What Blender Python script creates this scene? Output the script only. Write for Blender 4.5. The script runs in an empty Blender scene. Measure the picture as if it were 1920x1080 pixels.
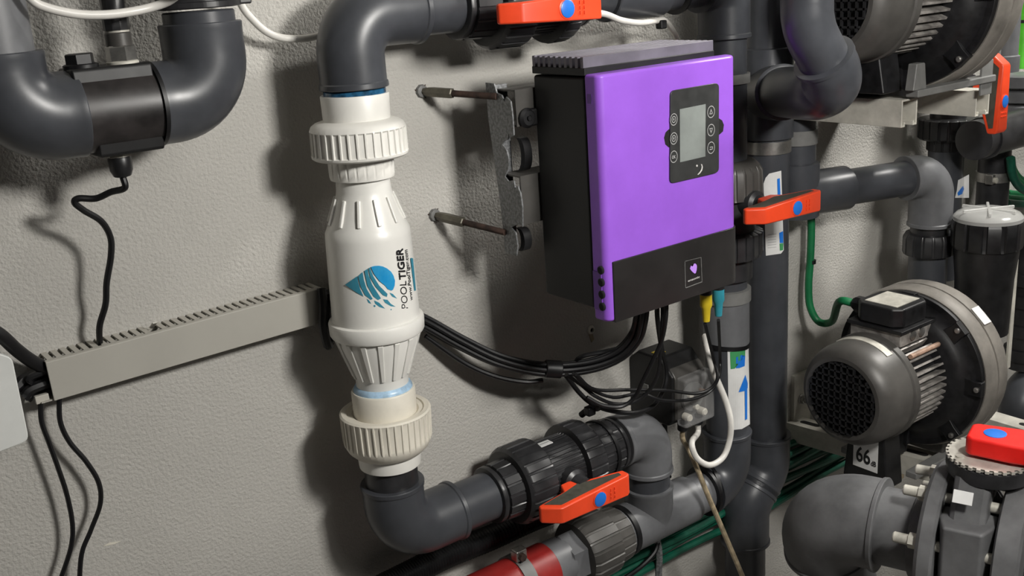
import bpy, bmesh, math, random
import numpy as np
from mathutils import Vector, Matrix
random.seed(7)
SC = bpy.context.scene
COL = SC.collection

# ---------------------------------------------------------------- camera (wall is the plane y = 0, z up, metres)
FPX = 1940.27                     # focal length in pixels of the 1920 x 1080 frame
YAW, PITCH, ROLL = math.radians(36.225), math.radians(16.739), math.radians(3.941)
D_WALL = 1.16
CAM = np.array([0.0, -D_WALL, 1.5])
def _cam_axes():
    cy, sy, cp, sp = math.cos(YAW), math.sin(YAW), math.cos(PITCH), math.sin(PITCH)
    f = np.array([sy*cp, cy*cp, -sp]); r = np.array([cy, -sy, 0]); d = np.cross(f, r)
    c, s = math.cos(ROLL), math.sin(ROLL)
    return np.array([c*r+s*d, -s*r+c*d, f])
M = _cam_axes()
cd = bpy.data.cameras.new('camera'); cam = bpy.data.objects.new('camera', cd); COL.objects.link(cam)
cd.sensor_width = 36; cd.lens = FPX/1920*36; cd.clip_start = .01; cd.clip_end = 100
cam.matrix_world = Matrix(((M[0][0], -M[1][0], -M[2][0], CAM[0]), (M[0][1], -M[1][1], -M[2][1], CAM[1]),
                           (M[0][2], -M[1][2], -M[2][2], CAM[2]), (0, 0, 0, 1)))
SC.camera = cam
SC.view_settings.view_transform = 'Standard'; SC.view_settings.look = 'None'
SC.view_settings.gamma = 1; SC.view_settings.use_curve_mapping = False
SC.view_settings.exposure = 0.2
# ---------------------------------------------------------------- world (soft bounce of the rest of the room) and lamp and fill light
W = bpy.data.worlds.new('world'); SC.world = W; W.use_nodes = True
W.node_tree.nodes['Background'].inputs[0].default_value = (1.0, .985, .95, 1)
W.node_tree.nodes['Background'].inputs[1].default_value = .014
def area(name, loc, target, sx, sy, power, col=(1, .975, .925)):
    l = bpy.data.lights.new(name, 'AREA'); l.shape = 'RECTANGLE'; l.size = sx; l.size_y = sy; l.energy = power; l.color = col
    o = bpy.data.objects.new(name, l); COL.objects.link(o); o.location = loc
    o.rotation_euler = (Vector(target)-Vector(loc)).to_track_quat('-Z', 'Z').to_euler(); return o
# lamps: a pendant beside the camera, a ceiling lamp over the pumps, an unseen fill lamp added out in the room
LAMPS = [((.83, -1.2, 1.72), (.75, 0, 1.15), .2, 12.5), ((2.4, -.75, 2.5), (.9, 0, 1.2), .5, 44), ((1.0, -2.5, 2.5), (.9, 0, 1.2), .8, 5)]
for lc, lt, ln, lp_ in LAMPS: area('lamp_or_fill_light', lc, lt, ln, .14, lp_)

# ---------------------------------------------------------------- pixel -> place helpers (distance always comes from a wall offset)
def ray(px, py): return M.T @ np.array([(px-960)/FPX, (py-540)/FPX, 1.0])
def P(px, py, o):
    r = ray(px, py); return CAM + (D_WALL-o)/r[1]*r
def proj(w):
    v = M @ (np.array(w, float)-CAM); return np.array([960+FPX*v[0]/v[2], 540+FPX*v[1]/v[2]])
def mpp(w): return float((M @ (np.array(w, float)-CAM))[2])/FPX
def on_line(A, d, px=None, py=None):
    """point A + s d whose image has x = px (or y = py)"""
    A = np.array(A, float); d = np.array(d, float)
    a = M @ (A-CAM); b = M @ d
    k, q = (0, (px-960)/FPX) if px is not None else (1, (py-540)/FPX)
    s = (a[k]-q*a[2])/(q*b[2]-b[k]); return A+s*d
def unit(v): v = np.array(v, float); return v/np.linalg.norm(v)
def lerp(a, b, t): return np.array(a, float)*(1-t)+np.array(b, float)*t
EX, OUT, UP = np.array([1., 0, 0]), np.array([0, -1., 0]), np.array([0, 0, 1.])

# ---------------------------------------------------------------- mesh collector
def frame_of(ax, ref=None):
    ax = unit(ax)
    if ref is None: ref = UP if abs(ax[2]) < .8 else EX
    u = unit(np.array(ref)-ax*np.dot(ref, ax)); return u, np.cross(ax, u), ax
class MB:
    def __init__(s): s.v = []; s.f = []
    def ring_join(s, rings, closed0=True, closed1=True):
        n = len(rings[0]); base = len(s.v)
        for r in rings: s.v.extend([tuple(p) for p in r])
        for i in range(len(rings)-1):
            for k in range(n):
                a = base+i*n+k; b = base+i*n+(k+1) % n
                s.f.append((a, b, b+n, a+n))
        if closed0: s.f.append(tuple(base+k for k in reversed(range(n))))
        if closed1: s.f.append(tuple(base+(len(rings)-1)*n+k for k in range(n)))
        return s
    def lathe(s, o, ax, prof, n=40, ref=None, ridge=None, caps=(True, True)):
        """prof: (radius, height along ax [, 1 = ridged]); ridge = (count, depth, duty in quarters)"""
        u, w, ax = frame_of(ax, ref); o = np.array(o, float)
        if ridge: n = ridge[0]*4
        rings = []
        for p in prof:
            r, h = p[0], p[1]; flag = len(p) > 2 and p[2]; ring = []
            for k in range(n):
                t = 2*math.pi*(k+.5)/n; rr = r
                if ridge:
                    du = ridge[2]/4; t = 2*math.pi*(k//4+(0, du-.07, du, .93)[k % 4])/ridge[0]
                    if flag and (k % 4) >= 2: rr = r-ridge[1]
                ring.append(o+ax*h+u*rr*math.cos(t)+w*rr*math.sin(t))
            rings.append(ring)
        return s.ring_join(rings, *caps)
    def sweep(s, path, n=20, ref=None):
        """path: (point, tangent, radius)"""
        rings = []; u = None
        for p, t, r in path:
            t = unit(t)
            if u is None: u = frame_of(t, ref)[0]
            u = unit(u-t*np.dot(u, t)); w = np.cross(t, u)
            rings.append([np.array(p)+r*(math.cos(a)*u+math.sin(a)*w) for a in [2*math.pi*k/n for k in range(n)]])
        return s.ring_join(rings)
    def prism(s, poly, o, u, w, h):
        """flat polygon poly (a, b) in the frame o + a u + b w, extruded by the vector h"""
        o, u, w, h = [np.array(q, float) for q in (o, u, w, h)]; base = len(s.v); n = len(poly)
        for e in (0, 1):
            for a, b in poly: s.v.append(tuple(o+a*u+b*w+e*h))
        s.f.append(tuple(base+k for k in range(n))); s.f.append(tuple(base+n+k for k in reversed(range(n))))
        for k in range(n): s.f.append((base+k, base+n+k, base+n+(k+1) % n, base+(k+1) % n))
        return s
    def box(s, c, size, axes=None):
        ax = axes if axes is not None else (EX, np.array([0, 1., 0]), UP)
        x, y, z = [np.array(a)*q/2 for a, q in zip(ax, size)]
        return s.prism([(-1, -1), (1, -1), (1, 1), (-1, 1)], np.array(c)-z, x, y, 2*z)
    def loft(s, a, b):
        """two outlines of equal length (3d points), capped"""
        return s.ring_join([[np.array(p) for p in a], [np.array(p) for p in b]])
    def build(s, name, mat, parent=None, bevel=0, seg=2, angle=34, smooth=True, blim=40):
        me = bpy.data.meshes.new(name); me.from_pydata([tuple(map(float, p)) for p in s.v], [], s.f)
        bm = bmesh.new(); bm.from_mesh(me)
        bmesh.ops.recalc_face_normals(bm, faces=bm.faces); bm.to_mesh(me); bm.free()
        if smooth:
            me.polygons.foreach_set('use_smooth', [True]*len(me.polygons))
            me.set_sharp_from_angle(angle=math.radians(angle))
        me.materials.append(MT[mat]); o = bpy.data.objects.new(name, me); COL.objects.link(o)
        if parent is not None: o.parent = parent; o.matrix_parent_inverse = parent.matrix_basis.inverted()
        if bevel:
            m = o.modifiers.new('bevel', 'BEVEL'); m.width = bevel; m.segments = seg; m.limit_method = 'ANGLE'; m.angle_limit = math.radians(blim); m.harden_normals = True
        return o
def tag(o, label, cat, group=None, kind=None):
    o['label'] = label; o['category'] = cat
    if group: o['group'] = group
    if kind: o['kind'] = kind
    return o
def thing(name, label, cat, base, group=None):
    o = bpy.data.objects.new(name, None); COL.objects.link(o); o.location = tuple(map(float, base)); o.empty_display_size = .05
    bpy.context.view_layer.update()
    return tag(o, label, cat, group)
def struct(name, mb, mat, **k):
    o = mb.build(name, mat, **k); o['kind'] = 'structure'; return o
def arc(corner, d1, d2, R, n=14):
    """points and tangents of a bend of radius R from direction d1 to d2 around corner"""
    d1, d2 = unit(d1), unit(d2); th = math.acos(max(-1, min(1, float(np.dot(d1, d2))))); T = R*math.tan(th/2)
    nrm = unit(d2-d1*np.dot(d1, d2)); c = np.array(corner)-d1*T+nrm*R
    return [(c+R*(-nrm*math.cos(a)+d1*math.sin(a)), d1*math.cos(a)+nrm*math.sin(a)) for a in [th*k/n for k in range(n+1)]], T
def elbow(corner, d1, d2, R, r, leg1, leg2, lip=.0035, n=36, sock=.0):
    """moulded elbow: socket lips at both ends, body between"""
    d1, d2 = unit(d1), unit(d2); pts, T = arc(corner, d1, d2, R); c = np.array(corner); path = []
    s0 = c-d1*(T+leg1); e0 = c+d2*(T+leg2)
    path += [(s0, d1, r-.004), (s0, d1, r+lip*.5-.001), (s0+d1*.001, d1, r+lip*.5)]
    if sock: path += [(s0+d1*(sock-.001), d1, r+lip*.5), (s0+d1*(sock+.003), d1, r)]
    else: path += [(s0+d1*.006, d1, r+lip*.4), (s0+d1*.0075, d1, r)]
    path += [(p, t, r) for p, t in pts]
    if sock: path += [(e0-d2*(sock+.003), d2, r), (e0-d2*(sock-.001), d2, r+lip*.5)]
    else: path += [(e0-d2*.0075, d2, r), (e0-d2*.006, d2, r+lip*.4)]
    path += [(e0-d2*.001, d2, r+lip*.5), (e0, d2, r+lip*.5-.001), (e0, d2, r-.004)]
    return MB().sweep(path, n)
def cyl(A, B, r, n=36, ch=.0015):
    A = np.array(A, float); B = np.array(B, float); h = float(np.linalg.norm(B-A))
    return MB().lathe(A, B-A, [(r-ch, 0), (r, ch), (r, h-ch), (r-ch, h)], n)
def smooth_path(pts, sub=8):
    pts = [np.array(p, float) for p in pts]; q = [2*pts[0]-pts[1]]+pts+[2*pts[-1]-pts[-2]]; out = []
    for i in range(1, len(q)-2):
        a, b, c, d = q[i-1:i+3]
        for k in range(sub):
            t = k/sub
            out.append(.5*(2*b+(c-a)*t+(2*a-5*b+4*c-d)*t*t+(3*b-a-3*c+d)*t**3))
    out.append(pts[-1]); return out
def tube(pts, r, n=10, sub=8):
    q = smooth_path(pts, sub); path = []
    for i, p in enumerate(q):
        t = q[min(i+1, len(q)-1)]-q[max(i-1, 0)]; path.append((p, t, r))
    return MB().sweep(path, n)
def pxtube(pts, r, n=10, sub=8): return tube([P(*p) for p in pts], r, n, sub)
def zoomed(pts, x0, y0, s): return [(x0+a*s, y0+b*s) for a, b in pts]
# ---- thin print on a surface: outlines given in image pixels are cast onto the surface they are printed on
def cyl_surface(A, B, r):
    A = np.array(A, float); ax = unit(np.array(B)-A)
    def f(px, py):
        d = unit(ray(px, py)); w = CAM-A; dp = d-ax*np.dot(d, ax); wp = w-ax*np.dot(w, ax)
        a, b, c = dp@dp, 2*dp@wp, wp@wp-r*r; disc = max(b*b-4*a*c, 0); return CAM+d*(-b-math.sqrt(disc))/(2*a)
    return f
def plane_surface(o): return lambda px, py: P(px, py, o)
def plane_at(pt, nrm):
    pt = np.array(pt, float); nrm = unit(nrm)
    def f(px, py):
        d = ray(px, py); return CAM+d*float(np.dot(pt-CAM, nrm)/np.dot(d, nrm))
    return f
def decal(name, polys, surf, mat, parent, step=8):
    bm = bmesh.new()
    for poly in polys:
        vs = [bm.verts.new((a, b, 0)) for a, b in poly]; bm.faces.new(vs)
    bmesh.ops.triangulate(bm, faces=bm.faces)
    return _cast(name, bm, surf, mat, parent, step)
def _cast(name, bm, surf, mat, parent, step):
    xs = [v.co.x for v in bm.verts]; ys = [v.co.y for v in bm.verts]
    if step:
        x = math.floor(min(xs)/step)*step+step
        while x < max(xs):
            bmesh.ops.bisect_plane(bm, geom=bm.verts[:]+bm.edges[:]+bm.faces[:], plane_co=(x, 0, 0), plane_no=(1, 0, 0)); x += step
    for v in bm.verts: v.co = Vector(tuple(map(float, surf(v.co.x, v.co.y))))
    bmesh.ops.recalc_face_normals(bm, faces=bm.faces)
    c = Vector(tuple(CAM))
    if sum((f.normal.dot(c-f.calc_center_median())) for f in bm.faces) < 0: bmesh.ops.reverse_faces(bm, faces=bm.faces)
    me = bpy.data.meshes.new(name); bm.to_mesh(me); bm.free(); me.materials.append(MT[mat])
    o = bpy.data.objects.new(name, me); COL.objects.link(o)
    if parent is not None: o.parent = parent; o.matrix_parent_inverse = parent.matrix_basis.inverted()
    return o
def text_decal(name, txt, p0, p1, hvec, surf, mat, parent, bold=0, step=6):
    """text running from image point p0 to p1 along its base line; hvec = cap height vector in pixels"""
    cu = bpy.data.curves.new(name, 'FONT'); cu.body = txt; cu.size = 1; cu.offset = bold; cu.resolution_u = 4
    to = bpy.data.objects.new(name+'_tmp', cu); COL.objects.link(to); bpy.context.view_layer.update()
    me = bpy.data.meshes.new_from_object(to.evaluated_get(bpy.context.evaluated_depsgraph_get()))
    bpy.data.objects.remove(to); bpy.data.curves.remove(cu)
    bm = bmesh.new(); bm.from_mesh(me); bpy.data.meshes.remove(me)
    xs = [v.co.x for v in bm.verts]; ys = [v.co.y for v in bm.verts]; x0, x1 = min(xs), max(xs); H = .69
    p0 = np.array(p0, float); p1 = np.array(p1, float); hv = np.array(hvec, float)
    for v in bm.verts:
        q = p0+(p1-p0)*(v.co.x-x0)/(x1-x0)+hv*v.co.y/H; v.co = Vector((q[0], q[1], 0))
    return _cast(name, bm, surf, mat, parent, step)
def circle_px(cx, cy, rx, ry, n=24, rot=0): return [(cx+rx*math.cos(2*math.pi*k/n), cy+ry*math.sin(2*math.pi*k/n)+rot*rx*math.cos(2*math.pi*k/n)) for k in range(n)]

# ---------------------------------------------------------------- materials
MT = {}
def mat(name, col, rough=.5, metal=0, var=.12, scale=30, bump=0, bscale=200, bdist=.001, spec=.5, coat=0, **k):
    m = bpy.data.materials.new(name); m.use_nodes = True; nt = m.node_tree; b = nt.nodes['Principled BSDF']
    b.inputs['Roughness'].default_value = rough; b.inputs['Metallic'].default_value = metal; b.inputs['Specular IOR Level'].default_value = spec
    b.inputs['Coat Weight'].default_value = coat; b.inputs['Coat Roughness'].default_value = .15
    tc = nt.nodes.new('ShaderNodeTexCoord')
    geo = nt.nodes.new('ShaderNodeNewGeometry')
    if var:
        n = nt.nodes.new('ShaderNodeTexNoise'); n.inputs['Scale'].default_value = scale; n.inputs['Detail'].default_value = 6; n.inputs['Roughness'].default_value = .62
        nt.links.new(geo.outputs['Position'], n.inputs['Vector'])
        mx = nt.nodes.new('ShaderNodeMix'); mx.data_type = 'RGBA'
        c = np.array(col[:3]); c2 = np.array(k['col2']) if 'col2' in k else c*(1+2*var)
        c1 = c*(1-2*var) if 'col2' not in k else c
        mx.inputs[6].default_value = (*np.clip(c1, 0, 1), 1); mx.inputs[7].default_value = (*np.clip(c2, 0, 1), 1)
        mr = nt.nodes.new('ShaderNodeMapRange'); lo, hi = k.get('range', (.3, .7)); mr.inputs['From Min'].default_value = lo; mr.inputs['From Max'].default_value = hi
        nt.links.new(n.outputs['Fac'], mr.inputs['Value']); nt.links.new(mr.outputs['Result'], mx.inputs[0])
        nt.links.new(mx.outputs[2], b.inputs['Base Color'])
        rr = nt.nodes.new('ShaderNodeMapRange'); rr.inputs['To Min'].default_value = max(rough-.07, .02); rr.inputs['To Max'].default_value = min(rough+.1, 1)
        nt.links.new(n.outputs['Fac'], rr.inputs['Value']); nt.links.new(rr.outputs['Result'], b.inputs['Roughness'])
    else: b.inputs['Base Color'].default_value = (*col[:3], 1)
    if bump:
        n2 = nt.nodes.new('ShaderNodeTexNoise'); n2.inputs['Scale'].default_value = bscale; n2.inputs['Detail'].default_value = 3
        nt.links.new(geo.outputs['Position'], n2.inputs['Vector'])
        bp = nt.nodes.new('ShaderNodeBump'); bp.inputs['Strength'].default_value = bump; bp.inputs['Distance'].default_value = bdist
        nt.links.new(n2.outputs['Fac'], bp.inputs['Height']); nt.links.new(bp.outputs['Normal'], b.inputs['Normal'])
    for kk in ('Transmission Weight', 'Alpha', 'IOR', 'Subsurface Weight', 'Emission Strength'):
        if kk in k: b.inputs[kk].default_value = k[kk]
    if 'emit' in k: b.inputs['Emission Color'].default_value = (*k['emit'], 1)
    MT[name] = m; return m
mat('plaster', (.47, .455, .425), .85, var=.05, scale=3, bump=.62, bscale=250, bdist=.0032, spec=.25)
mat('concrete', (.2, .19, .18), .9, var=.15, scale=4, bump=.3, bscale=60)
mat('ceiling_paint', (.6, .6, .58), .9, var=.03)
mat('pvc', (.052, .055, .063), .33, var=.12, scale=14, bump=.05, bscale=60)
mat('pvc_light', (.135, .138, .146), .42, var=.12, scale=14, bump=.06, bscale=60)
mat('pvc_dusty', (.13, .131, .135), .55, var=.25, scale=9, bump=.1, bscale=90)
mat('black_plastic', (.012, .012, .013), .38, var=.25, scale=40)
mat('black_brown', (.022, .019, .019), .4, var=.4, scale=25)
mat('nut_black', (.024, .024, .026), .34, var=.2, scale=30)
mat('rubber', (.004, .004, .005), .45, var=.1)
mat('cell_white', (.80, .79, .75), .33, var=.025, scale=10, coat=.15)
mat('fitting_white', (.80, .785, .74), .4, var=.03, scale=12)
mat('fitting_cream', (.74, .70, .61), .45, var=.05, scale=16)
mat('glue_blue', (.36, .52, .68), .3, var=.2, scale=60)
mat('solvent_blue', (.02, .10, .2), .2, var=.5, scale=60)
mat('purple', (.30, .105, .64), .38, var=.03, scale=20, bump=.03, bscale=900)
mat('purple_dark', (.16, .05, .36), .45, var=.03)
mat('panel_black', (.02, .019, .019), .32, var=.08, scale=20, bump=.03, bscale=900)
mat('case_black', (.006, .006, .0065), .5, var=.15, scale=30)
mat('display_face', (.035, .036, .036), .4, var=.1, scale=60)
mat('lcd', (.22, .24, .23), .3, var=.1, scale=18)
mat('print_grey', (.42, .42, .42), .5, var=0)
mat('print_pale', (.62, .60, .58), .5, var=0)
mat('print_black', (.01, .01, .012), .5, var=0)
mat('print_blue', (.015, .19, .72), .45, var=0)
mat('print_green', (.06, .33, .12), .45, var=0)
mat('print_heart', (.5, .26, .85), .45, var=0)
mat('logo_blue', (.0, .27, .62), .4, var=.3, scale=40, col2=(.05, .38, .66))
mat('logo_teal', (.03, .22, .32), .4, var=.3, scale=40, col2=(.06, .30, .42))
mat('label_paper', (.78, .78, .77), .5, var=.04, scale=30)
mat('red_orange', (.80, .065, .018), .36, var=.04, scale=30)
mat('red_bright', (.78, .012, .008), .42, var=.05, scale=30)
mat('handle_insert', (.055, .052, .04), .55, var=.15, scale=80)
mat('blue_cap', (.015, .16, .62), .35, var=.05)
mat('galvanised', (.20, .205, .21), .5, metal=.4, var=.16, scale=260, range=(.42, .58))
mat('zinc', (.50, .48, .43), .5, metal=.35, var=.15, scale=20)
mat('zinc_pale', (.55, .53, .47), .6, metal=.1, var=.18, scale=14)
mat('steel', (.42, .41, .39), .35, metal=.9, var=.2, scale=40)
mat('brass_dull', (.13, .12, .095), .45, metal=.5, var=.2, scale=60)
mat('rust', (.045, .026, .02), .8, metal=.2, var=.4, scale=90)
mat('duct_grey', (.40, .385, .345), .5, var=.02, scale=10)
mat('duct_edge', (.50, .48, .43), .5, var=.02)
mat('plate_white', (.66, .67, .65), .45, var=.02)
mat('tube_white', (.72, .70, .66), .35, var=.04)
mat('tube_amber', (.36, .29, .19), .35, var=.25, scale=80)
mat('red_pipe', (.30, .018, .016), .4, var=.15, scale=18)
mat('green_cable', (.006, .16, .055), .45, var=.1)
mat('green_dark', (.004, .085, .05), .42, var=.2)
mat('green_lime', (.11, .62, .03), .4, var=.1)
mat('yellow', (.62, .46, .02), .4, var=.06)
mat('teal', (.03, .26, .34), .4, var=.06)
mat('motor_grey', (.075, .071, .066), .42, metal=.15, var=.15, scale=14)
mat('volute_grey', (.20, .185, .165), .55, metal=.1, var=.25, scale=11)
mat('fin_alu', (.34, .32, .30), .5, metal=.45, var=.3, scale=40)
mat('motor_black', (.008, .008, .009), .42, var=.3, scale=60)
mat('copper_rust', (.34, .22, .16), .6, var=.2, scale=60)
mat('bracket_grey', (.16, .16, .155), .5, var=.15, scale=20)
mat('bolt_pale', (.54, .52, .46), .5, metal=.2, var=.15, scale=50)
mat('wood_beige', (.30, .25, .17), .75, var=.15, scale=18)
mat('clear', (.55, .55, .55), .1, var=0, **{'Alpha': .22})
mat('dark_void', (.006, .006, .006), .9, var=0)
mat('lamp_emit', (1, 1, 1), .5, var=0, emit=(1, .97, .9), **{'Emission Strength': 6})
mat('heatsink', (.17, .16, .19), .42, metal=.3, var=.1, scale=20)
mat('clear_lid', (.72, .72, .70), .18, var=0, **{'Alpha': .5})
# ---------------------------------------------------------------- the room
ZF, ZC = 0.0, 2.65
struct('wall_back', MB().box((1.0, .06, ZC/2), (9, .12, ZC)), 'plaster')
struct('floor', MB().box((1.0, -2.2, -.05), (9, 4.6, .1)), 'concrete')
struct('ceiling', MB().box((1.0, -2.2, ZC+.05), (9, 4.6, .1)), 'ceiling_paint')
struct('wall_right', MB().box((3.6, -2.2, ZC/2), (.12, 4.3, ZC)), 'plaster')
def lamp_or_fill(c, ln, lab):
    t = thing('lamp_or_fill', lab, 'lamp', (c[0], c[1], ZC))
    if c[2] < 2.3: MB().lathe((c[0], c[1], c[2]+.09), UP, [(.012, 0), (.012, ZC-c[2]-.09)], 12).build('rod', 'plate_white', t)
    MB().box((c[0], c[1], c[2]+.045), (ln, .16, .09)).build('housing', 'plate_white', t, bevel=.006)
    MB().lathe((c[0]-ln*.48, c[1], c[2]-.012), EX, [(.013, 0), (.013, ln*.96)], 16).build('tube', 'lamp_emit', t)
for (lc, lt, ln, lp_), lab in zip(LAMPS, ('short pendant lamp hanging in front of the wall', 'white ceiling lamp close to the wall above the pumps', 'added white fill lamp out in the room facing the wall')):
    lamp_or_fill((lc[0], lc[1], lc[2]+.07), ln, lab)
# small marks on the wall
a = P(1107, 618, 0)
t = thing('wall_plug', 'small white wall plug with torn plaster left under the purple box', 'wall plug', a)
MB().lathe(a, OUT, [(.0042, 0), (.0075, .001), (.0065, .0035), (.0038, .0045), (.0036, .001)], 16).build('sleeve', 'zinc_pale', t)
MB().lathe(a, OUT, [(.0035, -.001), (.0035, .0012)], 12).build('hole', 'dark_void', t)
MB().prism([(-.004, -.006), (.003, -.007), (.005, -.017), (.0, -.021), (-.002, -.014)], a, EX, UP, OUT*.002).build('torn_plaster', 'wood_beige', t)
a = P(210, 1019, 0)
tag(MB().prism([(-.010, .0006), (-.002, .002), (.010, -.001), (.002, -.0016)], a, EX, UP, OUT*.0007).build('plaster_chip', 'fitting_cream'), 'tiny pale chip in the wall below the trunking', 'chip')
# ---------------------------------------------------------------- white chlorinator cell between two grey elbows
OP = .09                                  # axis of the main pipe runs in front of the wall
CA, CB = P(661, 140, OP), P(735, 899, OP)
CAX = unit(CB-CA)
def cpt(py): return on_line(CA, CAX, py=py)
def ch(py): return float(np.dot(cpt(py)-CA, CAX))
def cr(py, rpx): return rpx*mpp(cpt(py))
def cprof(lst): return [((cr(e[0], e[1]), ch(e[0]))+tuple(e[2:])) for e in lst]
cell = thing('chlorinator_cell', 'white bottle-shaped chlorinator cell with blue drop logo in the vertical pipe', 'chlorinator cell', cpt(890))
MB().lathe(CA, CAX, cprof([(176, 61), (176, 63.5), (178, 64.5), (225, 63)]), 56).build('top_collar', 'fitting_white', cell)
MB().lathe(CA, CAX, cprof([(222, 60), (223.5, 68), (227, 80), (232, 87), (240, 90.5), (243, 90.5, 1), (284, 90.5, 1), (286, 91), (290, 90), (293, 86), (295, 62)]), ridge=(36, .0017, 1)).build('union_nut', 'fitting_white', cell)
MB().lathe(CA, CAX, cprof([(292, 62.5), (300, 62, 1), (318, 61.5, 1), (328, 61, 0), (332, 60), (333, 52)]), ridge=(22, .0008, 3)).build('threaded_collar', 'fitting_white', cell)
body = MB().lathe(CA, CAX, cprof([(330, 50), (343, 51), (354, 51.5), (362, 53), (400, 66), (422, 75.5), (430, 79.5), (440, 80.3), (595, 82)]), 64).build('body', 'cell_white', cell)
for k in range(12):                          # raised ribs on the shoulder
    u, w, ax = frame_of(CAX); t0 = 2*math.pi*(k+.35)/12; rad = u*math.cos(t0)+w*math.sin(t0); tg = np.cross(ax, rad)
    a = cpt(366)+rad*(cr(366, 54.5)); b = cpt(413)+rad*(cr(413, 71.7)); d = unit(b-a)
    MB().box(lerp(a, b, .5), (.0042, .005, float(np.linalg.norm(b-a))), (tg, np.cross(d, tg), d)).build('rib', 'cell_white', body, bevel=.0012)
MB().lathe(CA, CAX, cprof([(592, 82), (594, 88), (598, 89.5), (617, 88.5), (621, 86), (622, 78)]), 64).build('flange', 'cell_white', cell)
low = MB().lathe(CA, CAX, cprof([(620, 79), (634, 77), (700, 51), (704, 49.5), (726, 49)]), 64).build('lower_cone', 'cell_white', cell)
for k in range(16):
    u, w, ax = frame_of(CAX); t0 = 2*math.pi*(k+.2)/16; rad = u*math.cos(t0)+w*math.sin(t0); tg = np.cross(ax, rad)
    a = cpt(623)+rad*(cr(623, 78.5)); b = cpt(698)+rad*(cr(698, 50.5)); d = unit(b-a); n_ = np.cross(d, tg)
    if np.dot(n_, rad) < 0: n_ = -n_
    MB().prism([(-.0035, 0), (.0035, 0), (.0022, .075), (-.0022, .075)], a-n_*.003, tg, (b-a)/.075, n_*.0058).build('rib', 'cell_white', low, bevel=.001)
MB().lathe(CA, CAX, cprof([(716, 48), (718, 52), (723, 55), (729, 56), (731, 50)]), 48).build('glue_ring', 'glue_blue', cell)
MB().lathe(CA, CAX, cprof([(726, 50), (726, 58), (729, 60), (776, 59)]), 48).build('lower_collar', 'fitting_cream', cell)
MB().lathe(CA, CAX, cprof([(773, 58), (769, 63), (768.5, 72), (766, 73), (765.5, 82), (768, 85.5), (773, 85.5, 1), (816, 83.5, 1), (822, 82), (833, 76), (842, 66), (845, 59)]), ridge=(40, .0015, 1)).build('lower_union_nut', 'fitting_cream', cell)
MB().lathe(CA, CAX, cprof([(842, 59.5), (864, 58), (867, 57.5), (868, 49)]), 48).build('bottom_collar', 'fitting_white', cell)
# print on the label
lab = cyl_surface(cpt(440), cpt(590), cr(520, 81.6)+.0004)
Z2 = lambda pts: zoomed(pts, 580, 420, .2222)
surf_body = cyl_surface(cpt(440), cpt(590), cr(520, 81.3)+.0003)
for q in (
    [(300, 513), (405, 440), (412, 490), (430, 550), (458, 612), (400, 580)],
    [(412, 440), (450, 405), (460, 470), (485, 550), (535, 632), (520, 640), (470, 600), (430, 520)],
    [(465, 395), (492, 378), (500, 430), (530, 510), (605, 628), (580, 642), (540, 610), (490, 520)],
    [(500, 372), (512, 368), (540, 440), (590, 520), (660, 590), (655, 615), (620, 600), (560, 530), (515, 450)],
    [(485, 630), (505, 645), (522, 672), (500, 665)], [(548, 645), (590, 665), (640, 715), (590, 700), (555, 670)],
    [(622, 635), (660, 640), (690, 675), (728, 698), (690, 695), (640, 665)], [(678, 580), (705, 590), (742, 630), (700, 612)],
    circle_px(550, 692, 9, 9, 10), circle_px(690, 722, 6, 6, 8), [(855, 285), (875, 290), (900, 560), (885, 565)]): decal('label_print', [Z2(q)], lab, 'logo_teal', body, 6)
decal('label_print', [Z2([(520, 362), (550, 354), (585, 352), (620, 358), (655, 374), (690, 402), (712, 438), (724, 480), (720, 522), (708, 552), (696, 562), (662, 550), (640, 520), (590, 480), (545, 420)])], lab, 'logo_blue', body, 6)
text_decal('label_print', 'POOL', Z2([(833, 712)])[0], Z2([(818, 480)])[0], np.array([-54, 3])*.2222, lab, 'print_black', body, 0)
text_decal('label_print', 'TIGER', Z2([(817, 468)])[0], Z2([(789, 202)])[0], np.array([-54, 3])*.2222, lab, 'print_black', body, .022)
text_decal('label_print', 'www.PoolTiger.com', Z2([(873, 645)])[0], Z2([(829, 215)])[0], np.array([-26, 2])*.2222, lab, 'print_black', body, .012)

# ---------------------------------------------------------------- upper run: elbow, pipe, ball valve, pipe, elbow down
CX = float((CA[0]+CB[0])/2)
XT = float(P(657, 100, OP)[0]); 
ZT = float(on_line((XT, -OP, 1.5), UP, py=28)[2])          # axis height of the upper run
ZB = float(P(900, 936, OP)[2])                              # axis height of the lower run
RP, RE = .0315, .0385                                       # pipe and fitting radii
def topx(px): return on_line((0, -OP, ZT), EX, px=px)
def botx(px): return on_line((0, -OP, ZB), EX, px=px)
e1 = thing('pvc_elbow', 'dark grey PVC elbow glued on top of the white cell', 'pipe elbow', cpt(176))
elbow((XT, -OP, ZT), UP, EX, .046, .0385, float(ZT-on_line((XT, -OP, 0), UP, py=165)[2])-.046, float(topx(780)[0]-XT)-.046).build('elbow', 'pvc', e1)
cyl(on_line((XT, -OP, 0), UP, py=182), on_line((XT, -OP, 0), UP, py=158), .0335).build('spigot', 'nut_black', e1)
MB().lathe(on_line((XT, -OP, 0), UP, py=179), UP, [(.0335, 0), (.036, .001), (.036, .0065), (.0338, .008)], 40).build('solvent_ring', 'solvent_blue', e1)
cyl(topx(775), topx(872), RP).build('pipe', 'pvc', e1)

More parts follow.
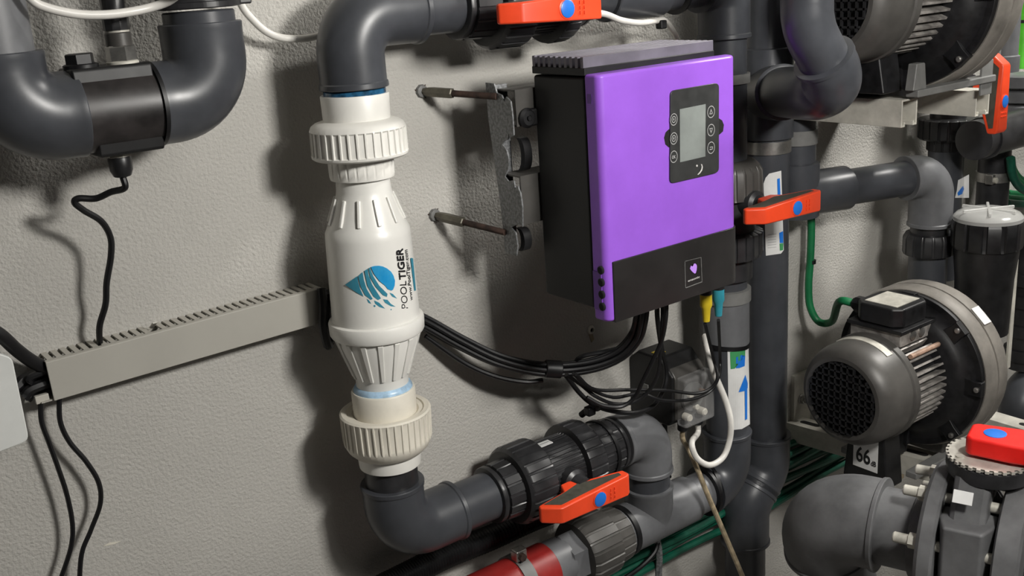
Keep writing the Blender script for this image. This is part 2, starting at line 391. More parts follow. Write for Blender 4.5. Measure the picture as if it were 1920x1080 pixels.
def handle(c, ax, out, up, parent, red='red_orange', L=.13, insert='top', flip=1):
    """valve lever: chamfered bar, deepest at the hub; c = middle of the outer face; ax = long direction"""
    ax, out, up = unit(ax), unit(out), unit(up)
    k = L/.13
    pol = [(-.062*k, -.027), (-.064*k, -.020), (-.048*k, -.001), (-.044*k, .001), (.058*k, .0), (.064*k, -.004), (.064*k, -.018), (.02*k, -.034), (.012*k, -.05), (-.012*k, -.05), (-.02*k, -.032)]
    pol = [(a*flip, b) for a, b in pol]
    mb = MB(); n = len(pol); half = lambda a: .0115+.0045*(a*flip/k+.064)/.128
    lo = [np.array(c)+ax*a+out*b-up*half(a) for a, b in pol]; hi = [np.array(c)+ax*a+out*b+up*half(a) for a, b in pol]
    h = mb.loft(lo, hi).build('handle', red, parent, bevel=.0028, seg=3)
    ins = [(-.056*k, -.0235), (-.042*k, -.006), (.0*k, -.007), (.054*k, -.008), (.055*k, -.015), (.018*k, -.0275), (.004*k, -.034), (-.018*k, -.0285)]
    ins = [(a*flip, b) for a, b in ins]
    for s in (1, -1):
        q = MB().loft([np.array(c)+ax*a+out*b+up*s*(half(a)-.0005) for a, b in ins], [np.array(c)+ax*a+out*b+up*s*(half(a)+.0006) for a, b in ins])
        q.build('grip_inlay', 'handle_insert', h)
    MB().lathe(np.array(c)+ax*(.012*k*flip)-out*.002, out, [(.0122, 0), (.0122, .0030), (.0112, .0036)], 28).build('cap_ring', red, h)
    MB().lathe(np.array(c)+ax*(.012*k*flip)-out*.002, out, [(.0104, .003), (.0104, .0042), (.0092, .0048)], 28).build('cap', 'blue_cap', h)
    for j in range(3):
        for i in range(3):
            if j < 2: MB().box(np.array(c)+ax*((.030+.006*j)*k*flip)+out*.0006+up*(.006*(i-1)), (.0012, .0016, .004), (ax, out, up)).build('moulded_mark', red, h)
    return h
def ball_valve(t, A, ax, st, out, up, mat_='nut_black', hl=.13, red='red_orange', handle_c=None, flip=1, hax=None):
    """st: axial stations: collar start, nut1 start, nut1 end, nut2 start, nut2 end, collar end (metres along ax from A)"""
    s = st; L = lambda prof, nm, ridge=None, n=48, m=mat_: MB().lathe(A, ax, prof, n, ridge=ridge).build(nm, m, t)
    L([(.034, s[0]), (.0395, s[0]+.001), (.0405, s[0]+.003), (.0405, s[0]+.007), (.037, s[0]+.008), (.037, s[0]+.010), (.0415, s[0]+.011, 1), (.0425, s[1]+.004, 1), (.043, s[1]+.006)], 'end_collar', (18, .0014, 3))
    L([(.042, s[1]), (.052, s[1]+.0005), (.0555, s[1]+.004), (.057, s[1]+.008, 1), (.0575, s[2]-.004, 1), (.0565, s[2]-.001), (.046, s[2])], 'union_nut', (26, .0022, 3))
    L([(.046, s[2]-.004), (.046, s[2]), (.0455, s[2]+.002, 1), (.0455, s[3]-.002, 1), (.046, s[3]), (.046, s[3]+.004)], 'valve_body', (48, .0016, 2))
    L([(.046, s[3]), (.0565, s[3]+.001), (.0575, s[3]+.004, 1), (.057, s[4]-.008, 1), (.0555, s[4]-.004), (.052, s[4]-.0005), (.042, s[4])], 'union_nut', (26, .0022, 3))
    L([(.043, s[4]-.006), (.0425, s[4]-.004, 1), (.0415, s[5]-.011, 1), (.037, s[5]-.010), (.037, s[5]-.008), (.0405, s[5]-.007), (.0405, s[5]-.003), (.0395, s[5]-.001), (.034, s[5])], 'end_collar', (18, .0014, 3))
    mid = np.array(A)+unit(ax)*(s[2]+s[3])/2
    hc = np.array(handle_c); k = float(np.dot(hc-mid, unit(out)))
    MB().lathe(mid+unit(out)*.04, out, [(.019, 0), (.019, k-.04-.05), (.014, k-.04-.046), (.0125, k-.04-.03)], 24).build('stem', mat_, t)
    handle(hc, hax if hax is not None else ax, out, up, t, red, hl, flip=flip)
v1 = thing('ball_valve', 'black ball valve with orange-red lever in the upper pipe above the purple box', 'valve', topx(950))
A0 = topx(850); st = [float(topx(q)[0]-A0[0]) for q in (848, 905, 962, 1018, 1052, 1085)]
mid = (st[2]+st[3])/2
hc = A0+EX*mid; hc = P(1046, 18, OP+.105)
ball_valve(v1, A0, EX, st, OUT, UP, handle_c=hc, hl=.147)
p1 = thing('pvc_pipe', 'grey PVC pipe running behind the upper valve to a corner above the box', 'pipe', topx(1200))
XF = float(P(1360, 400, OP)[0])                                # vertical pipe F
cyl(topx(1076), (XF-.04, -OP, ZT), RP).build('pipe', 'pvc', p1)
cyl(topx(1130), topx(1232), .0385).build('coupling', 'pvc', p1)
elbow((XF, -OP, ZT), EX, -UP, .036, .0385, .02, float(ZT-on_line((XF, -OP, 0), UP, py=72)[2])-.036).build('elbow', 'pvc', p1)
cyl((XF, -OP, ZT-.05), on_line((XF, -OP, 0), UP, py=300), .0335).build('drop_pipe', 'pvc', p1)
MB().lathe(on_line((XF, -OP, 0), UP, py=138), -UP, [(.034, 0), (.038, 0), (.038, .014), (.034, .014)], 40).build('pipe_collar', 'bracket_grey', p1)

# ---------------------------------------------------------------- lower run
e2 = thing('pvc_elbow', 'dark grey PVC elbow carrying the white cell from below', 'pipe elbow', (CB[0], -OP, ZB))
XB = float(CB[0])
elbow((XB, -OP, ZB), -UP, EX, .047, .0395, float(on_line((XB, -OP, 0), UP, py=902)[2]-ZB)-.047, float(botx(853)[0]-XB)-.047).build('elbow', 'pvc', e2)
cyl(cpt(862), cpt(905), .034).build('spigot', 'nut_black', e2)
cyl(botx(850), botx(925), RP+.002).build('pipe', 'pvc', e2)
v2 = thing('ball_valve', 'black ball valve with ribbed union nuts in the lower pipe beside the white cell', 'valve', botx(1020))
A0 = botx(915); st = [float(botx(q)[0]-A0[0]) for q in (915, 953, 1003, 1062, 1098, 1150)]
ball_valve(v2, A0, EX, st, OUT, UP, handle_c=P(1110, 942, OP+.105), hl=.15)
MB().box(P(1020, 814, .045)*0+A0+EX*((st[2]+st[3])/2-.012)+UP*.0462+OUT*.004, (.022, .012, .0012)).build('sticker', 'label_paper', v2)
MB().box(A0+EX*((st[2]+st[3])/2-.012)+UP*.0469+OUT*.004, (.016, .003, .0006)).build('sticker_print', 'print_grey', v2)
# cable tie tail on the collar
ct = thing('cable_tie', 'black cable tie clip sitting on the lower valve collar', 'cable tie', botx(1130))
MB().lathe(botx(1122), EX, [(.0425, 0), (.0445, .0), (.0445, .006), (.0425, .006)], 40).build('band', 'rubber', ct)
pxtube([(1090, 778, .07), (1100, 770, .08), (1108, 764, .09), (1118, 760, .10), (1120, 768, .10)], .005).build('tail', 'rubber', ct)
MB().box(P(1106, 770, .09), (.014, .012, .014)).build('lock_head', 'rubber', ct, bevel=.002)

p2 = thing('pvc_tee_run', 'grey PVC elbow and tee feeding the labelled vertical pipe', 'pipe', botx(1215))
XE = float(botx(1212)[0])
ZTEE = float(P(1290, 935, OP)[2])
elbow((XE, -OP, ZB), EX, -UP, .042, .0385, .022, .028, n=40).build('elbow', 'pvc_light', p2)
cyl((XE, -OP, ZB-.06), (XE, -OP, ZTEE+.02), .034).build('drop_pipe', 'pvc', p2)
MB().lathe((XE, -OP, ZTEE), UP, [(.0385, 0), (.0385, .052), (.0395, .0535), (.0395, .058), (.0335, .0585)], 40).build('tee_branch', 'pvc_light', p2)
tx = lambda px: on_line((0, -OP, ZTEE), EX, px=px)
cyl(tx(1155), tx(1290), .0385).build('tee', 'pvc_light', p2)
cyl(tx(1280), (XF-.05, -OP, ZTEE), RP+.002).build('pipe', 'pvc_light', p2)
elbow((XF, -OP, ZTEE), EX, UP, .05, .0395, .0, float(on_line((XF, -OP, 0), UP, py=806)[2]-ZTEE)-.05, n=40).build('riser_elbow', 'pvc', p2)
# vertical pipe F with flow label and valve next to the box
pf = thing('pvc_pipe', 'vertical grey PVC pipe with white flow label and blue arrow', 'pipe', (XF, -OP, ZTEE+.08))
zF = lambda py: float(on_line((XF, -OP, 0), UP, py=py)[2])
FR = .0335
cyl((XF, -OP, zF(815)), (XF, -OP, zF(480)), FR).build('pipe', 'pvc', pf)
MB().lathe((XF, -OP, zF(640)), UP, [(FR, 0), (FR+.0035, 0), (FR+.0035, zF(560)-zF(640)), (FR, zF(560)-zF(640))], 40).build('sleeve', 'pvc_light', pf)
MB().lathe((XF, -OP, zF(562)), UP, [(FR, 0), (FR+.006, .001), (FR+.006, .021), (FR, .022)], 40).build('sleeve_rim', 'bracket_grey', pf)
sF = cyl_surface((XF, -OP, 1), (XF, -OP, 2), FR+.0006)
sF2 = cyl_surface((XF, -OP, 1), (XF, -OP, 2), FR+.0011)
Z3 = lambda pts: zoomed(pts, 1280, 620, .2222)
decal('flow_label', [Z3([(378, 160), (465, 150), (555, 120), (568, 790), (500, 830), (425, 838), (385, 560)])], sF, 'label_paper', pf, 4)
decal('flow_label_print', [Z3([(400, 180), (480, 172), (528, 160), (528, 210), (470, 205), (435, 215), (440, 320), (405, 325)])], sF2, 'print_green', pf, 4)
decal('flow_label_print', [Z3([(530, 372), (556, 470), (545, 490), (545, 745), (528, 755), (524, 508), (472, 520)]), Z3([(450, 225), (500, 205), (528, 212), (524, 298), (480, 315), (450, 318)])], sF2, 'print_blue', pf, 4)
vf = thing('ball_valve', 'dark ball valve with orange-red lever beside the right edge of the purple box', 'valve', (XF, -OP, zF(440)))
MB().lathe((XF, -OP, zF(430)), UP, [(.042, 0), (.046, .001), (.046, zF(368)-zF(430))], 40).build('valve_body', 'nut_black', vf)
MB().lathe((XF, -OP, zF(368)), UP, [(.044, 0), (.057, .001), (.058, .006, 1), (.057, .042, 1), (.052, .05), (.046, .056), (.04, .058)], ridge=(24, .0024, 3)).build('union_nut', 'motor_grey', vf)
MB().lathe((XF, -OP, zF(480)), UP, [(.042, 0), (.056, .003), (.058, .01, 1), (.058, zF(428)-zF(480)-.004, 1), (.045, zF(428)-zF(480))], ridge=(24, .0024, 3)).build('union_nut', 'nut_black', vf)
MB().lathe((XF, -OP, zF(520)), UP, [(.036, 0), (.042, .002), (.042, .04, 0), (.036, .044)], 40).build('end_collar', 'nut_black', vf)
hcF = P(1464, 392, OP+.115)
MB().lathe((XF, -OP, float(on_line((XF, -OP-.125, 0), UP, py=393)[2])), OUT, [(.02, .03), (.02, .062), (.014, .066), (.0125, .085)], 24).build('stem', 'nut_black', vf)
zh = float(on_line((XF, -OP-.125, 0), UP, py=393)[2])
handle((XF+.0, -OP-.125, zh), EX, OUT, UP, vf, 'red_orange', .155)

# ---------------------------------------------------------------- purple control box on its bracket
OB, OM, OF = .14, .236, .262                   # back, case / cover split, front
XL = float((P(1018, 555, OB)[0]+P(1005, 150, OB)[0])/2); XR = float((P(1386, 112, OF)[0]+P(1391, 535, OF)[0])/2)
bz = lambda px, py, o: float(P(px, py, o)[2])
ZT_ = bz(1128, 140, OF); ZBt = bz(1145, 605, OF)
box = thing('control_box', 'purple and black pool control box with small display on a wall bracket', 'control box', (XL, -OB, ZBt))
def rsec(x0, x1, y0, y1, rl, rr, n=10):
    """outline seen from above: straight back at y0, front at y1 (metres in front of the wall) with rounded front corners"""
    q = [(x0, y0), (x0, y1-rl)]
    q += [(x0+rl-rl*math.cos(t), y1-rl+rl*math.sin(t)) for t in [math.pi/2*k/n for k in range(1, n+1)]]
    q += [(x1-rr+rr*math.sin(t), y1-rr+rr*math.cos(t)) for t in [math.pi/2*k/n for k in range(0, n+1)]]
    q += [(x1, y0)]; return q
MB().prism(rsec(XL, XR-.002, OB, OM, .004, .004, 3), (0, 0, ZBt+.013), EX, OUT, UP*(ZT_-ZBt-.0165)).build('case', 'case_black', box, bevel=.006, seg=3)
cover = MB().prism(rsec(XL-.001, XR, OM, OF, .009, .022), (0, 0, ZBt), EX, OUT, UP*(ZT_-ZBt)).build('cover', 'purple', box, bevel=.007, seg=4, blim=60)
ZS = bz(1158, 486, OF)
MB().prism(rsec(XL+.0085, XR+.0012, OM+.004, OF+.0022, .0015, .023), (0, 0, ZBt-.0015), EX, OUT, UP*(ZS-ZBt)).build('lower_panel', 'panel_black', box, bevel=.0022, seg=2, blim=60)
MB().box((XL-.0015, -(OM+OF-.006)/2, (ZBt+.012+ZS-.012)/2), (.002, .015, ZS-ZBt-.028)).build('port_recess', 'purple_dark', cover, bevel=.0005)
for k in range(4):
    MB().lathe((XL-.0012, -OF+.0085, ZBt+.020+k*.0155), -EX, [(.0052, 0), (.0052, .0022), (.004, .003)], 16).build('port', 'dark_void', cover)
o_ = float(-on_line((XL, 0, bz(1105, 185, .2)), OUT, px=1107)[1])
MB().box((XL-.0008, -o_, bz(1107, 185, o_)), (.0012, .008, .011)).build('side_badge', 'purple_dark', box)
# display
DZ = lambda pts: zoomed(pts, 1220, 140, .2038)
def plate(name, outline_px, o0, o1, mat_, parent, bevel=.0006):
    a = [P(x, y, o0) for x, y in outline_px]; b = [q+OUT*(o1-o0) for q in a]
    return MB().loft(a, b).build(name, mat_, parent, bevel=bevel)
def round_quad(c, f=.06, n=4):
    out = []; m = len(c)
    for i in range(m):
        p0, p1, p2 = np.array(c[i-1], float), np.array(c[i], float), np.array(c[(i+1) % m], float)
        r = f*min(np.linalg.norm(p0-p1), np.linalg.norm(p2-p1)); a = p1+unit(p0-p1)*r; b = p1+unit(p2-p1)*r
        out += [tuple((1-t)**2*a+2*t*(1-t)*p1+t*t*b) for t in [k/n for k in range(n+1)]]
    return out
for q in ([(150, 500), (120, 530), (106, 580), (118, 640), (150, 668), (180, 668), (180, 500)], [(610, 400), (640, 420), (656, 460), (648, 520), (612, 552), (590, 552), (590, 400)]):
    plate('finger_notch', DZ(q), OF-.003, OF+.0003, 'dark_void', cover, 0)
disp = plate('display', round_quad(DZ([(162, 148), (607, 72), (607, 898), (157, 1002)]), .1), OF-.002, OF+.0022, 'display_face', box)
plate('screen', DZ([(265, 318), (503, 270), (500, 752), (268, 806)]), OF+.002, OF+.0026, 'lcd', disp, 0)
ps = plane_surface(OF+.0026)
for cx, cy, s in [(213, 412, 'o'), (213, 587, 'o'), (213, 755, 'OK'), (556, 342, 'u'), (556, 510, 'd'), (556, 672, 'e')]:
    n = 28; ring = []
    for r0, r1 in ((30, 34),):
        for k in range(n):
            a0, a1 = 2*math.pi*k/n, 2*math.pi*(k+1)/n; f_ = lambda r, a: (cx+r*math.cos(a)*1.0, cy+r*1.65*math.sin(a)-.19*r*math.cos(a))
            ring.append(DZ([f_(r0, a0), f_(r1, a0), f_(r1, a1), f_(r0, a1)]))
    if s == 'o':
        for k in range(n):
            a0, a1 = 2*math.pi*k/n, 2*math.pi*(k+1)/n
            ring.append(DZ([f_(15, a0), f_(19, a0), f_(19, a1), f_(15, a1)]))
        ring.append(DZ([(cx-4, cy-10), (cx+4, cy-11), (cx+4, cy+9), (cx-4, cy+10)]))
    if s == 'u': ring += [DZ(q) for q in ([(cx, cy-28), (cx+17, cy+18), (cx+12, cy+19), (cx, cy-14)], [(cx, cy-28), (cx, cy-14), (cx-12, cy+24), (cx-17, cy+25)], [(cx-17, cy+25), (cx-16, cy+18), (cx+15, cy+12), (cx+17, cy+18)])]
    if s == 'd': ring += [DZ(q) for q in ([(cx, cy+28), (cx+17, cy-22), (cx+12, cy-21), (cx, cy+14)], [(cx, cy+28), (cx, cy+14), (cx-12, cy-15), (cx-17, cy-16)], [(cx-17, cy-16), (cx-16, cy-10), (cx+15, cy-16), (cx+17, cy-22)])]
    if s == 'e': ring += [DZ([(cx-14, cy+14), (cx+15, cy+8), (cx+15, cy+15), (cx-14, cy+21)]), DZ([(cx-12, cy-6), (cx+12, cy-11), (cx+12, cy-5), (cx-12, cy)]), DZ([(cx+11, cy-11), (cx+16, cy-12), (cx+16, cy+12), (cx+11, cy+12)])]
    decal('button_print', ring, ps, 'print_grey', disp, 0)
    if s == 'OK': text_decal('button_print', 'OK', DZ([(cx-17, cy+19)])[0], DZ([(cx+18, cy+12)])[0], (0, -5.5), ps, 'print_grey', disp, .03, 0)
decal('display_mark', [DZ([(462, 822), (474, 826), (480, 850), (474, 880), (458, 905), (438, 922), (430, 918), (452, 895), (466, 870), (470, 845)]), DZ(circle_px(426, 838, 8, 10, 10))], ps, 'print_pale', disp, 0)
HZ = lambda pts: zoomed(pts, 1240, 460, .0926)
ps2 = plane_surface(OF+.0026)
decal('heart_print', [HZ([(580, 470), (600, 410), (625, 425), (640, 425), (660, 370), (690, 368), (715, 395), (722, 440), (715, 500), (698, 560), (680, 575), (640, 545), (605, 510)])], ps2, 'print_heart', box, 0)
text_decal('maker_print', 'ensonic', HZ([(540, 742)])[0], HZ([(778, 655)])[0], (0, -4.0), ps2, 'print_pale', box, .01, 0)
decal('badge_outline', [HZ([(490, 855), (825, 728), (832, 745), (498, 868)]), HZ([(472, 320), (482, 318), (496, 858), (486, 860)]), HZ([(472, 320), (800, 240), (800, 250), (472, 330)]), HZ([(800, 240), (810, 240), (830, 735), (820, 738)])], ps2, 'bracket_grey', box, 0)
# heatsink on top
XH = float(P(1338, 96, OM)[0]); ZH = ZT_-.002
hs = MB().box(((XL+XH)/2, -(OB+OM)/2, ZH+.0045), (XH-XL, OM-OB+.002, .009)).build('heatsink_base', 'case_black', box, bevel=.001)
NF = 10
for k in range(NF):
    y = OB+.003+(OM-OB-.006)*k/(NF-1)
    MB().box(((XL+XH)/2, -y, ZH+.009+.006), (XH-XL, .0052, .013)).build('heatsink_fin', 'heatsink', hs, bevel=.0006)
# cable glands under the box
for px, py in ((1196, 618), (1240, 606)):
    a = P(px, py, .2); MB().lathe((a[0], -.2, ZBt+.016), -UP, [(.012, 0), (.012, .012), (.009, .016)], 16).build('cable_gland', 'black_plastic', box)
# bracket: two rails and a torn upright, two threaded rods to the wall
br = thing('wall_bracket', 'torn galvanised bracket holding the purple box off the wall', 'bracket', P(930, 300, .12))
OBR0, OBR1 = .098, .136
XBR = float(P(935, 300, .10)[0])
BZ = lambda pts: zoomed(pts, 780, 120, .3518)
edgeL = [(370, 100), (385, 290), (412, 480), (440, 680), (462, 860), (480, 1008)]
edgeR = [(535, 1022), (541, 970), (530, 900), (505, 872), (548, 850), (567, 868), (566, 760), (556, 690), (540, 650), (528, 668), (520, 620), (490, 625), (472, 600), (490, 560), (494, 510), (482, 460), (460, 430), (470, 410), (490, 400), (494, 370), (500, 395), (520, 380), (514, 280), (504, 200), (480, 175), (470, 200), (455, 165), (430, 155), (415, 105)]
pln = plane_at((XBR, -.11, 1.2), EX)
upq = [pln(*q) for q in BZ(edgeL+edgeR)]
MB().loft(upq, [q+EX*.002 for q in upq]).build('upright', 'galvanised', br)
lip = [pln(*q) for q in BZ([(370, 100), (365, 92), (440, 78), (450, 84), (415, 105)])]
a, b = P(913, 153, OBR0), P(935, 147, OBR0)
MB().box((XBR+.011, -OBR0-.001, float(P(940, 318, OBR0)[2])), (.020, .002, .215)).build('back_flange', 'galvanised', br)
for (y0, y1, nm) in ((166, 235, 'rail'), (328, 420, 'rail')):
    zt = float(P(975, y0, .13)[2]); zb = float(P(975, y1, .13)[2])
    MB().prism([(.100, zt), (.138, zt), (.138, zb), (.100, zb), (.100, zb+.002), (.136, zb+.002), (.136, zt-.002), (.100, zt-.002)], (XBR+.004, 0, 0), OUT, UP, EX*(XR-.03-XBR)).build(nm, 'motor_grey', br)  # rails darker than the upright: shade behind the box put into their colour
for (y, h) in ((290, .042), (450, .03)):
    c = P(975, y, .12); n = 10
    q = [(.010*math.cos(t)+.0, h*.5*math.sin(t)) for t in [-math.pi/2+math.pi*k/n for k in range(n+1)]]
    q += [(.010*math.cos(t)-.008, h*.5*math.sin(t)) for t in [math.pi/2-math.pi*k/n for k in range(n+1)]]
    MB().prism(q, c, OUT, UP, EX*.012).build('clip', 'black_plastic', br)
c = P(983, 222, .14); c = np.array([XL-.013, -.139, c[2]])
MB().lathe(c, OUT, [(.0125, 0), (.0125, .003), (.009, .006), (.004, .006), (.004, .004)], 24).build('washer_pad', 'rubber', br)
MB().lathe(c, OUT, [(.003, .003), (.003, .007)], 12).build('screw', 'black_plastic', br)
MB().box((XL-.004, -.139, c[2]), (.024, .01, .022)).build('mount_ear', 'case_black', br, bevel=.003)
for (w0, w1, m_) in (((790, 171), (931, 181), 1), ((814, 403), (947, 436), 0)):
    a = P(*w0, 0); b = P(*w1, .105); b2 = a+(b-a); ax = unit(b2-a); L = float(np.linalg.norm(b2-a))
    rd = thing('threaded_rod', ['rusty threaded rod with hex sleeve in the wall, the lower of two', 'rusty threaded rod with torn anchor in the wall, the upper of two'][m_], 'rod', a)
    MB().lathe(a, ax, [(.0042, L*.22), (.0042, L)], 14).build('rod', 'rust', rd)
    MB().lathe(a, ax, [(.0048, L*.03), (.006, L*.08), (.0068, L*.16), (.0068, L*.42), (.0055, L*.43)], 6).build('hex_sleeve', 'brass_dull', rd)
    MB().lathe(a, OUT, [(.0045, 0), (.0092, .0005), (.0078, .004), (.005, .0048)], 9).build('anchor_rim', 'bracket_grey', rd)
    MB().prism([(-.010, .003), (-.002, .0045), (.007, .008), (.003, -.002), (.006, -.010), (.001, -.006), (-.005, -.004)], a, EX, UP, OUT*.0012).build('torn_plaster', 'rust', rd)
# ---------------------------------------------------------------- upper left: sensor holder between two elbows
OS = .10
RS = .0385
SA, SB = P(152, 214, OS), P(290, 193, OS)
ZS0 = float((SA[2]+SB[2])/2)
sx = lambda px: on_line((0, -OS, ZS0), EX, px=px)
XS1 = float(sx(22)[0]); XS2 = float(on_line((0, -OS, ZS0), EX, px=395)[0])
el = thing('pvc_elbow', 'grey PVC elbow turning up on the left of the black sensor holder', 'pipe elbow', (XS1, -OS, ZS0))
elbow((XS1-.002, -OS, ZS0), -UP, EX, .045, .0415, .018, float(sx(148)[0]-XS1)-.043, n=40, lip=.0008).build('elbow', 'pvc', el)
cyl((XS1-.002, -OS, ZS0+.05), (XS1-.002, -OS, ZS0+.40), .034).build('pipe', 'pvc_light', el)
er = thing('pvc_elbow', 'grey PVC elbow with union nut turning up on the right of the black sensor holder', 'pipe elbow', (XS2, -OS, ZS0))
zS = lambda py: float(on_line((XS2, -OS, 0), UP, py=py)[2])
elbow((XS2, -OS, ZS0), EX, UP, .043, .0415, float(XS2-sx(283)[0])-.043, float(zS(42)-ZS0)-.043, n=44, lip=.0008).build('elbow', 'pvc', er)
cyl((XS2, -OS, zS(48)), (XS2, -OS, zS(20)), .036).build('spigot', 'pvc', er)
MB().lathe((XS2, -OS, zS(16)), UP, [(.037, 0), (.0435, .001), (.0435, .006), (.040, .007), (.040, .011), (.046, .012), (.0465, .014, 1), (.0465, .06, 1), (.04, .062)], ridge=(22, .002, 3)).build('union_nut', 'nut_black', er)
MB().box(np.array([XS2+.046, -OS-.01, zS(4)]), (.014, .012, .010)).build('nut_lug', 'nut_black', er, bevel=.002)
cyl((XS2, -OS, zS(-40)), (XS2, -OS, zS(-40)+.3), .034).build('pipe', 'pvc', er)
sn = thing('sensor_holder', 'black probe holder clamped between two grey elbows with cable gland below', 'sensor holder', sx(215)-UP*.05)
MB().lathe(sx(140), EX, [(.034, 0), (.0395, .001), (.0395, float(sx(292)[0]-sx(140)[0])-.001), (.034, float(sx(292)[0]-sx(140)[0]))], 48).build('barrel', 'black_brown', sn)
MB().lathe(sx(283), EX, [(.0395, 0), (.0425, .0), (.0425, .004), (.0395, .004)], 44).build('edge_ring', 'rubber', sn)
x0, x1 = float(sx(136)[0]), float(sx(282)[0])
for s, nm in ((1, 'top_saddle'), (-1, 'bottom_saddle')):
    q = [(-.026, .028), (.026, .028), (.024, .041), (.022, .0425), (-.022, .0425), (-.024, .041)]
    MB().prism([(a, b*s) for a, b in q], ((x0 if s > 0 else x0+.012), -OS, ZS0), OUT, UP, EX*(x1-x0-(0 if s > 0 else .012))).build(nm, 'case_black', sn, bevel=.002)
zt = ZS0+.0425
hp = np.array([float(on_line((0, -OS, zt), EX, px=152)[0]), -OS, zt])
pl = MB().lathe(hp, UP, [(.0165, 0), (.0165, .003), (.014, .004)], 32).build('plug_washer', 'rubber', sn)
MB().lathe(hp, UP, [(.0135, .003), (.0135, .0125), (.012, .0135)], 6, ref=(.9, -.45, 0)).build('hex_plug', 'black_plastic', sn, smooth=False)
pr = np.array([float(on_line((0, -OS, zt), EX, px=230)[0]), -OS, zt])
pb = thing('probe_fitting', 'metal hex fitting with black probe standing on the black sensor holder', 'probe', pr)
MB().lathe(pr, UP, [(.0155, 0), (.0155, .002), (.014, .003)], 28).build('seal_ring', 'zinc_pale', pb)
MB().lathe(pr, UP, [(.0145, .003), (.0145, .016), (.0135, .0175)], 6, ref=(.5, -.85, 0)).build('hex_nut', 'steel', pb, smooth=False)
MB().lathe(pr, UP, [(.0125, .017), (.0125, .029), (.0115, .030)], 32).build('neck', 'motor_grey', pb)
MB().lathe(pr, UP, [(.0115, .03), (.0115, .031), (.0105, .033)], 24).build('rim', 'zinc_pale', pb)
MB().lathe(pr, UP, [(.0125, .032), (.0125, .05), (.0115, .052), (.0115, .07), (.013, .071), (.013, .3)], 10).build('probe_body', 'black_plastic', pb)
# gland under the holder
zb = ZS0-.0425
g = np.array([float(on_line((0, -OS, zb), EX, px=222)[0]), -OS, zb])
MB().lathe(g, -UP, [(.0125, 0), (.0125, .004), (.0115, .0045)], 6).build('gland_nut', 'zinc_pale', sn, smooth=False)
MB().lathe(g, -UP, [(.0105, .004), (.0115, .006), (.011, .018), (.0085, .024), (.005, .025)], 10).build('cable_gland', 'black_plastic', sn)
ge = g-UP*.024
tag(tube([ge, ge-UP*.012, P(208, 360, .085), P(180, 372, .075), P(148, 372, .07), P(140, 380, .068), P(158, 395, .066), P(190, 415, .06), P(207, 445, .052), P(208, 480, .048), P(200, 530, .042), P(198, 570, .036), P(187, 610, .03), P(187, 640, .022), P(189, 655, .015)], .0034, 10).build('sensor_cable', 'rubber'), 'thin black cable hanging from the sensor holder into the trunking', 'cable')

# ---------------------------------------------------------------- slotted cable trunking
DO = .036
DA, DB = P(85, 679, DO), P(603, 539, DO)
zt0 = float((DA[2]+DB[2])/2); hgt = .0
tilt = (DB[2]-DA[2])/(DB[0]-DA[0]); DX = unit((1, 0, tilt)); DN = np.cross(DX, OUT); DN = DN if DN[2] > 0 else -DN
LEN = float((DB-DA)@DX); b_ = P(92, 755, DO); HG = float((DA-b_)@DN)
O0 = DA-OUT*DO                                      # top-left corner on the wall
dq = lambda a, o, z: O0+DX*a+OUT*o+DN*z
du = thing('cable_trunking', 'grey slotted cable trunking fixed along the wall', 'cable trunking', dq(0, 0, -HG))
MB().prism([(DO-.002, -.0), (DO, -.001), (DO, -HG), (DO-.002, -HG), (DO-.002, -.002), (DO-.007, -.002), (DO-.007, 0)], dq(0, 0, 0), OUT, DN, DX*LEN).build('cover', 'duct_grey', du, bevel=.0008)
MB().prism([(.0, -.003), (.002, -.003), (.002, -HG+.0015), (DO-.003, -HG+.0015), (DO-.003, -HG), (0, -HG)], dq(-.012, 0, 0), OUT, DN, DX*(LEN+.008)).build('base_tray', 'duct_grey', du)
MB().box(dq(-.010, DO-.008, -HG+.004), (.014, .006, .009), (DX, OUT, DN)).build('tray_lip', 'duct_edge', du, bevel=.001)
NFG = 34; pitch = LEN/NFG
for k in range(NFG):
    if k == 12: continue
    MB().box(dq(pitch*(k+.5)+pitch*.18, (DO-.007)/2, -.0012), (pitch*.60, DO-.006, .0018), (DX, OUT, DN)).build('slot_finger', 'duct_edge', du)
MB().box(dq(pitch*12.7, .02, .004), (pitch*.5, .018, .0018), (DX, unit(OUT+DN*.6), unit(DN-OUT*.6))).build('slot_finger', 'duct_edge', du)
MB().box(dq(LEN/2, .004, -HG/2), (LEN-.004, .002, HG-.01), (DX, OUT, DN)).build('inner_strip', 'duct_grey', du)  # flat strip inside the trunking, same grey as the cover
for j, (o, z, r) in enumerate(((.012, -.018, .007), (.021, -.028, .006), (.012, -.034, .005), (.024, -.014, .004))):
    tag(tube([dq(-.03+.004*j, o*.7+.006, z-.008), dq(.0, o, z), dq(.15, o, z+.001), dq(LEN*.7, o, z), dq(LEN+.012, o+.002, z), dq(LEN+.045, o+.002, z+.002*j)], r, 8).build('inner_cable', 'rubber'), 'black cable lying inside the grey slotted trunking', 'cable', 'cables inside the trunking')
# thick cable coming in from the left over the white cover
tag(pxtube([(-40, 605, .05), (0, 628, .045), (30, 655, .036), (58, 676, .028), (85, 690, .022)], .0072, 14).build('power_cable', 'rubber'), 'thick black cable entering the left end of the trunking', 'cable')
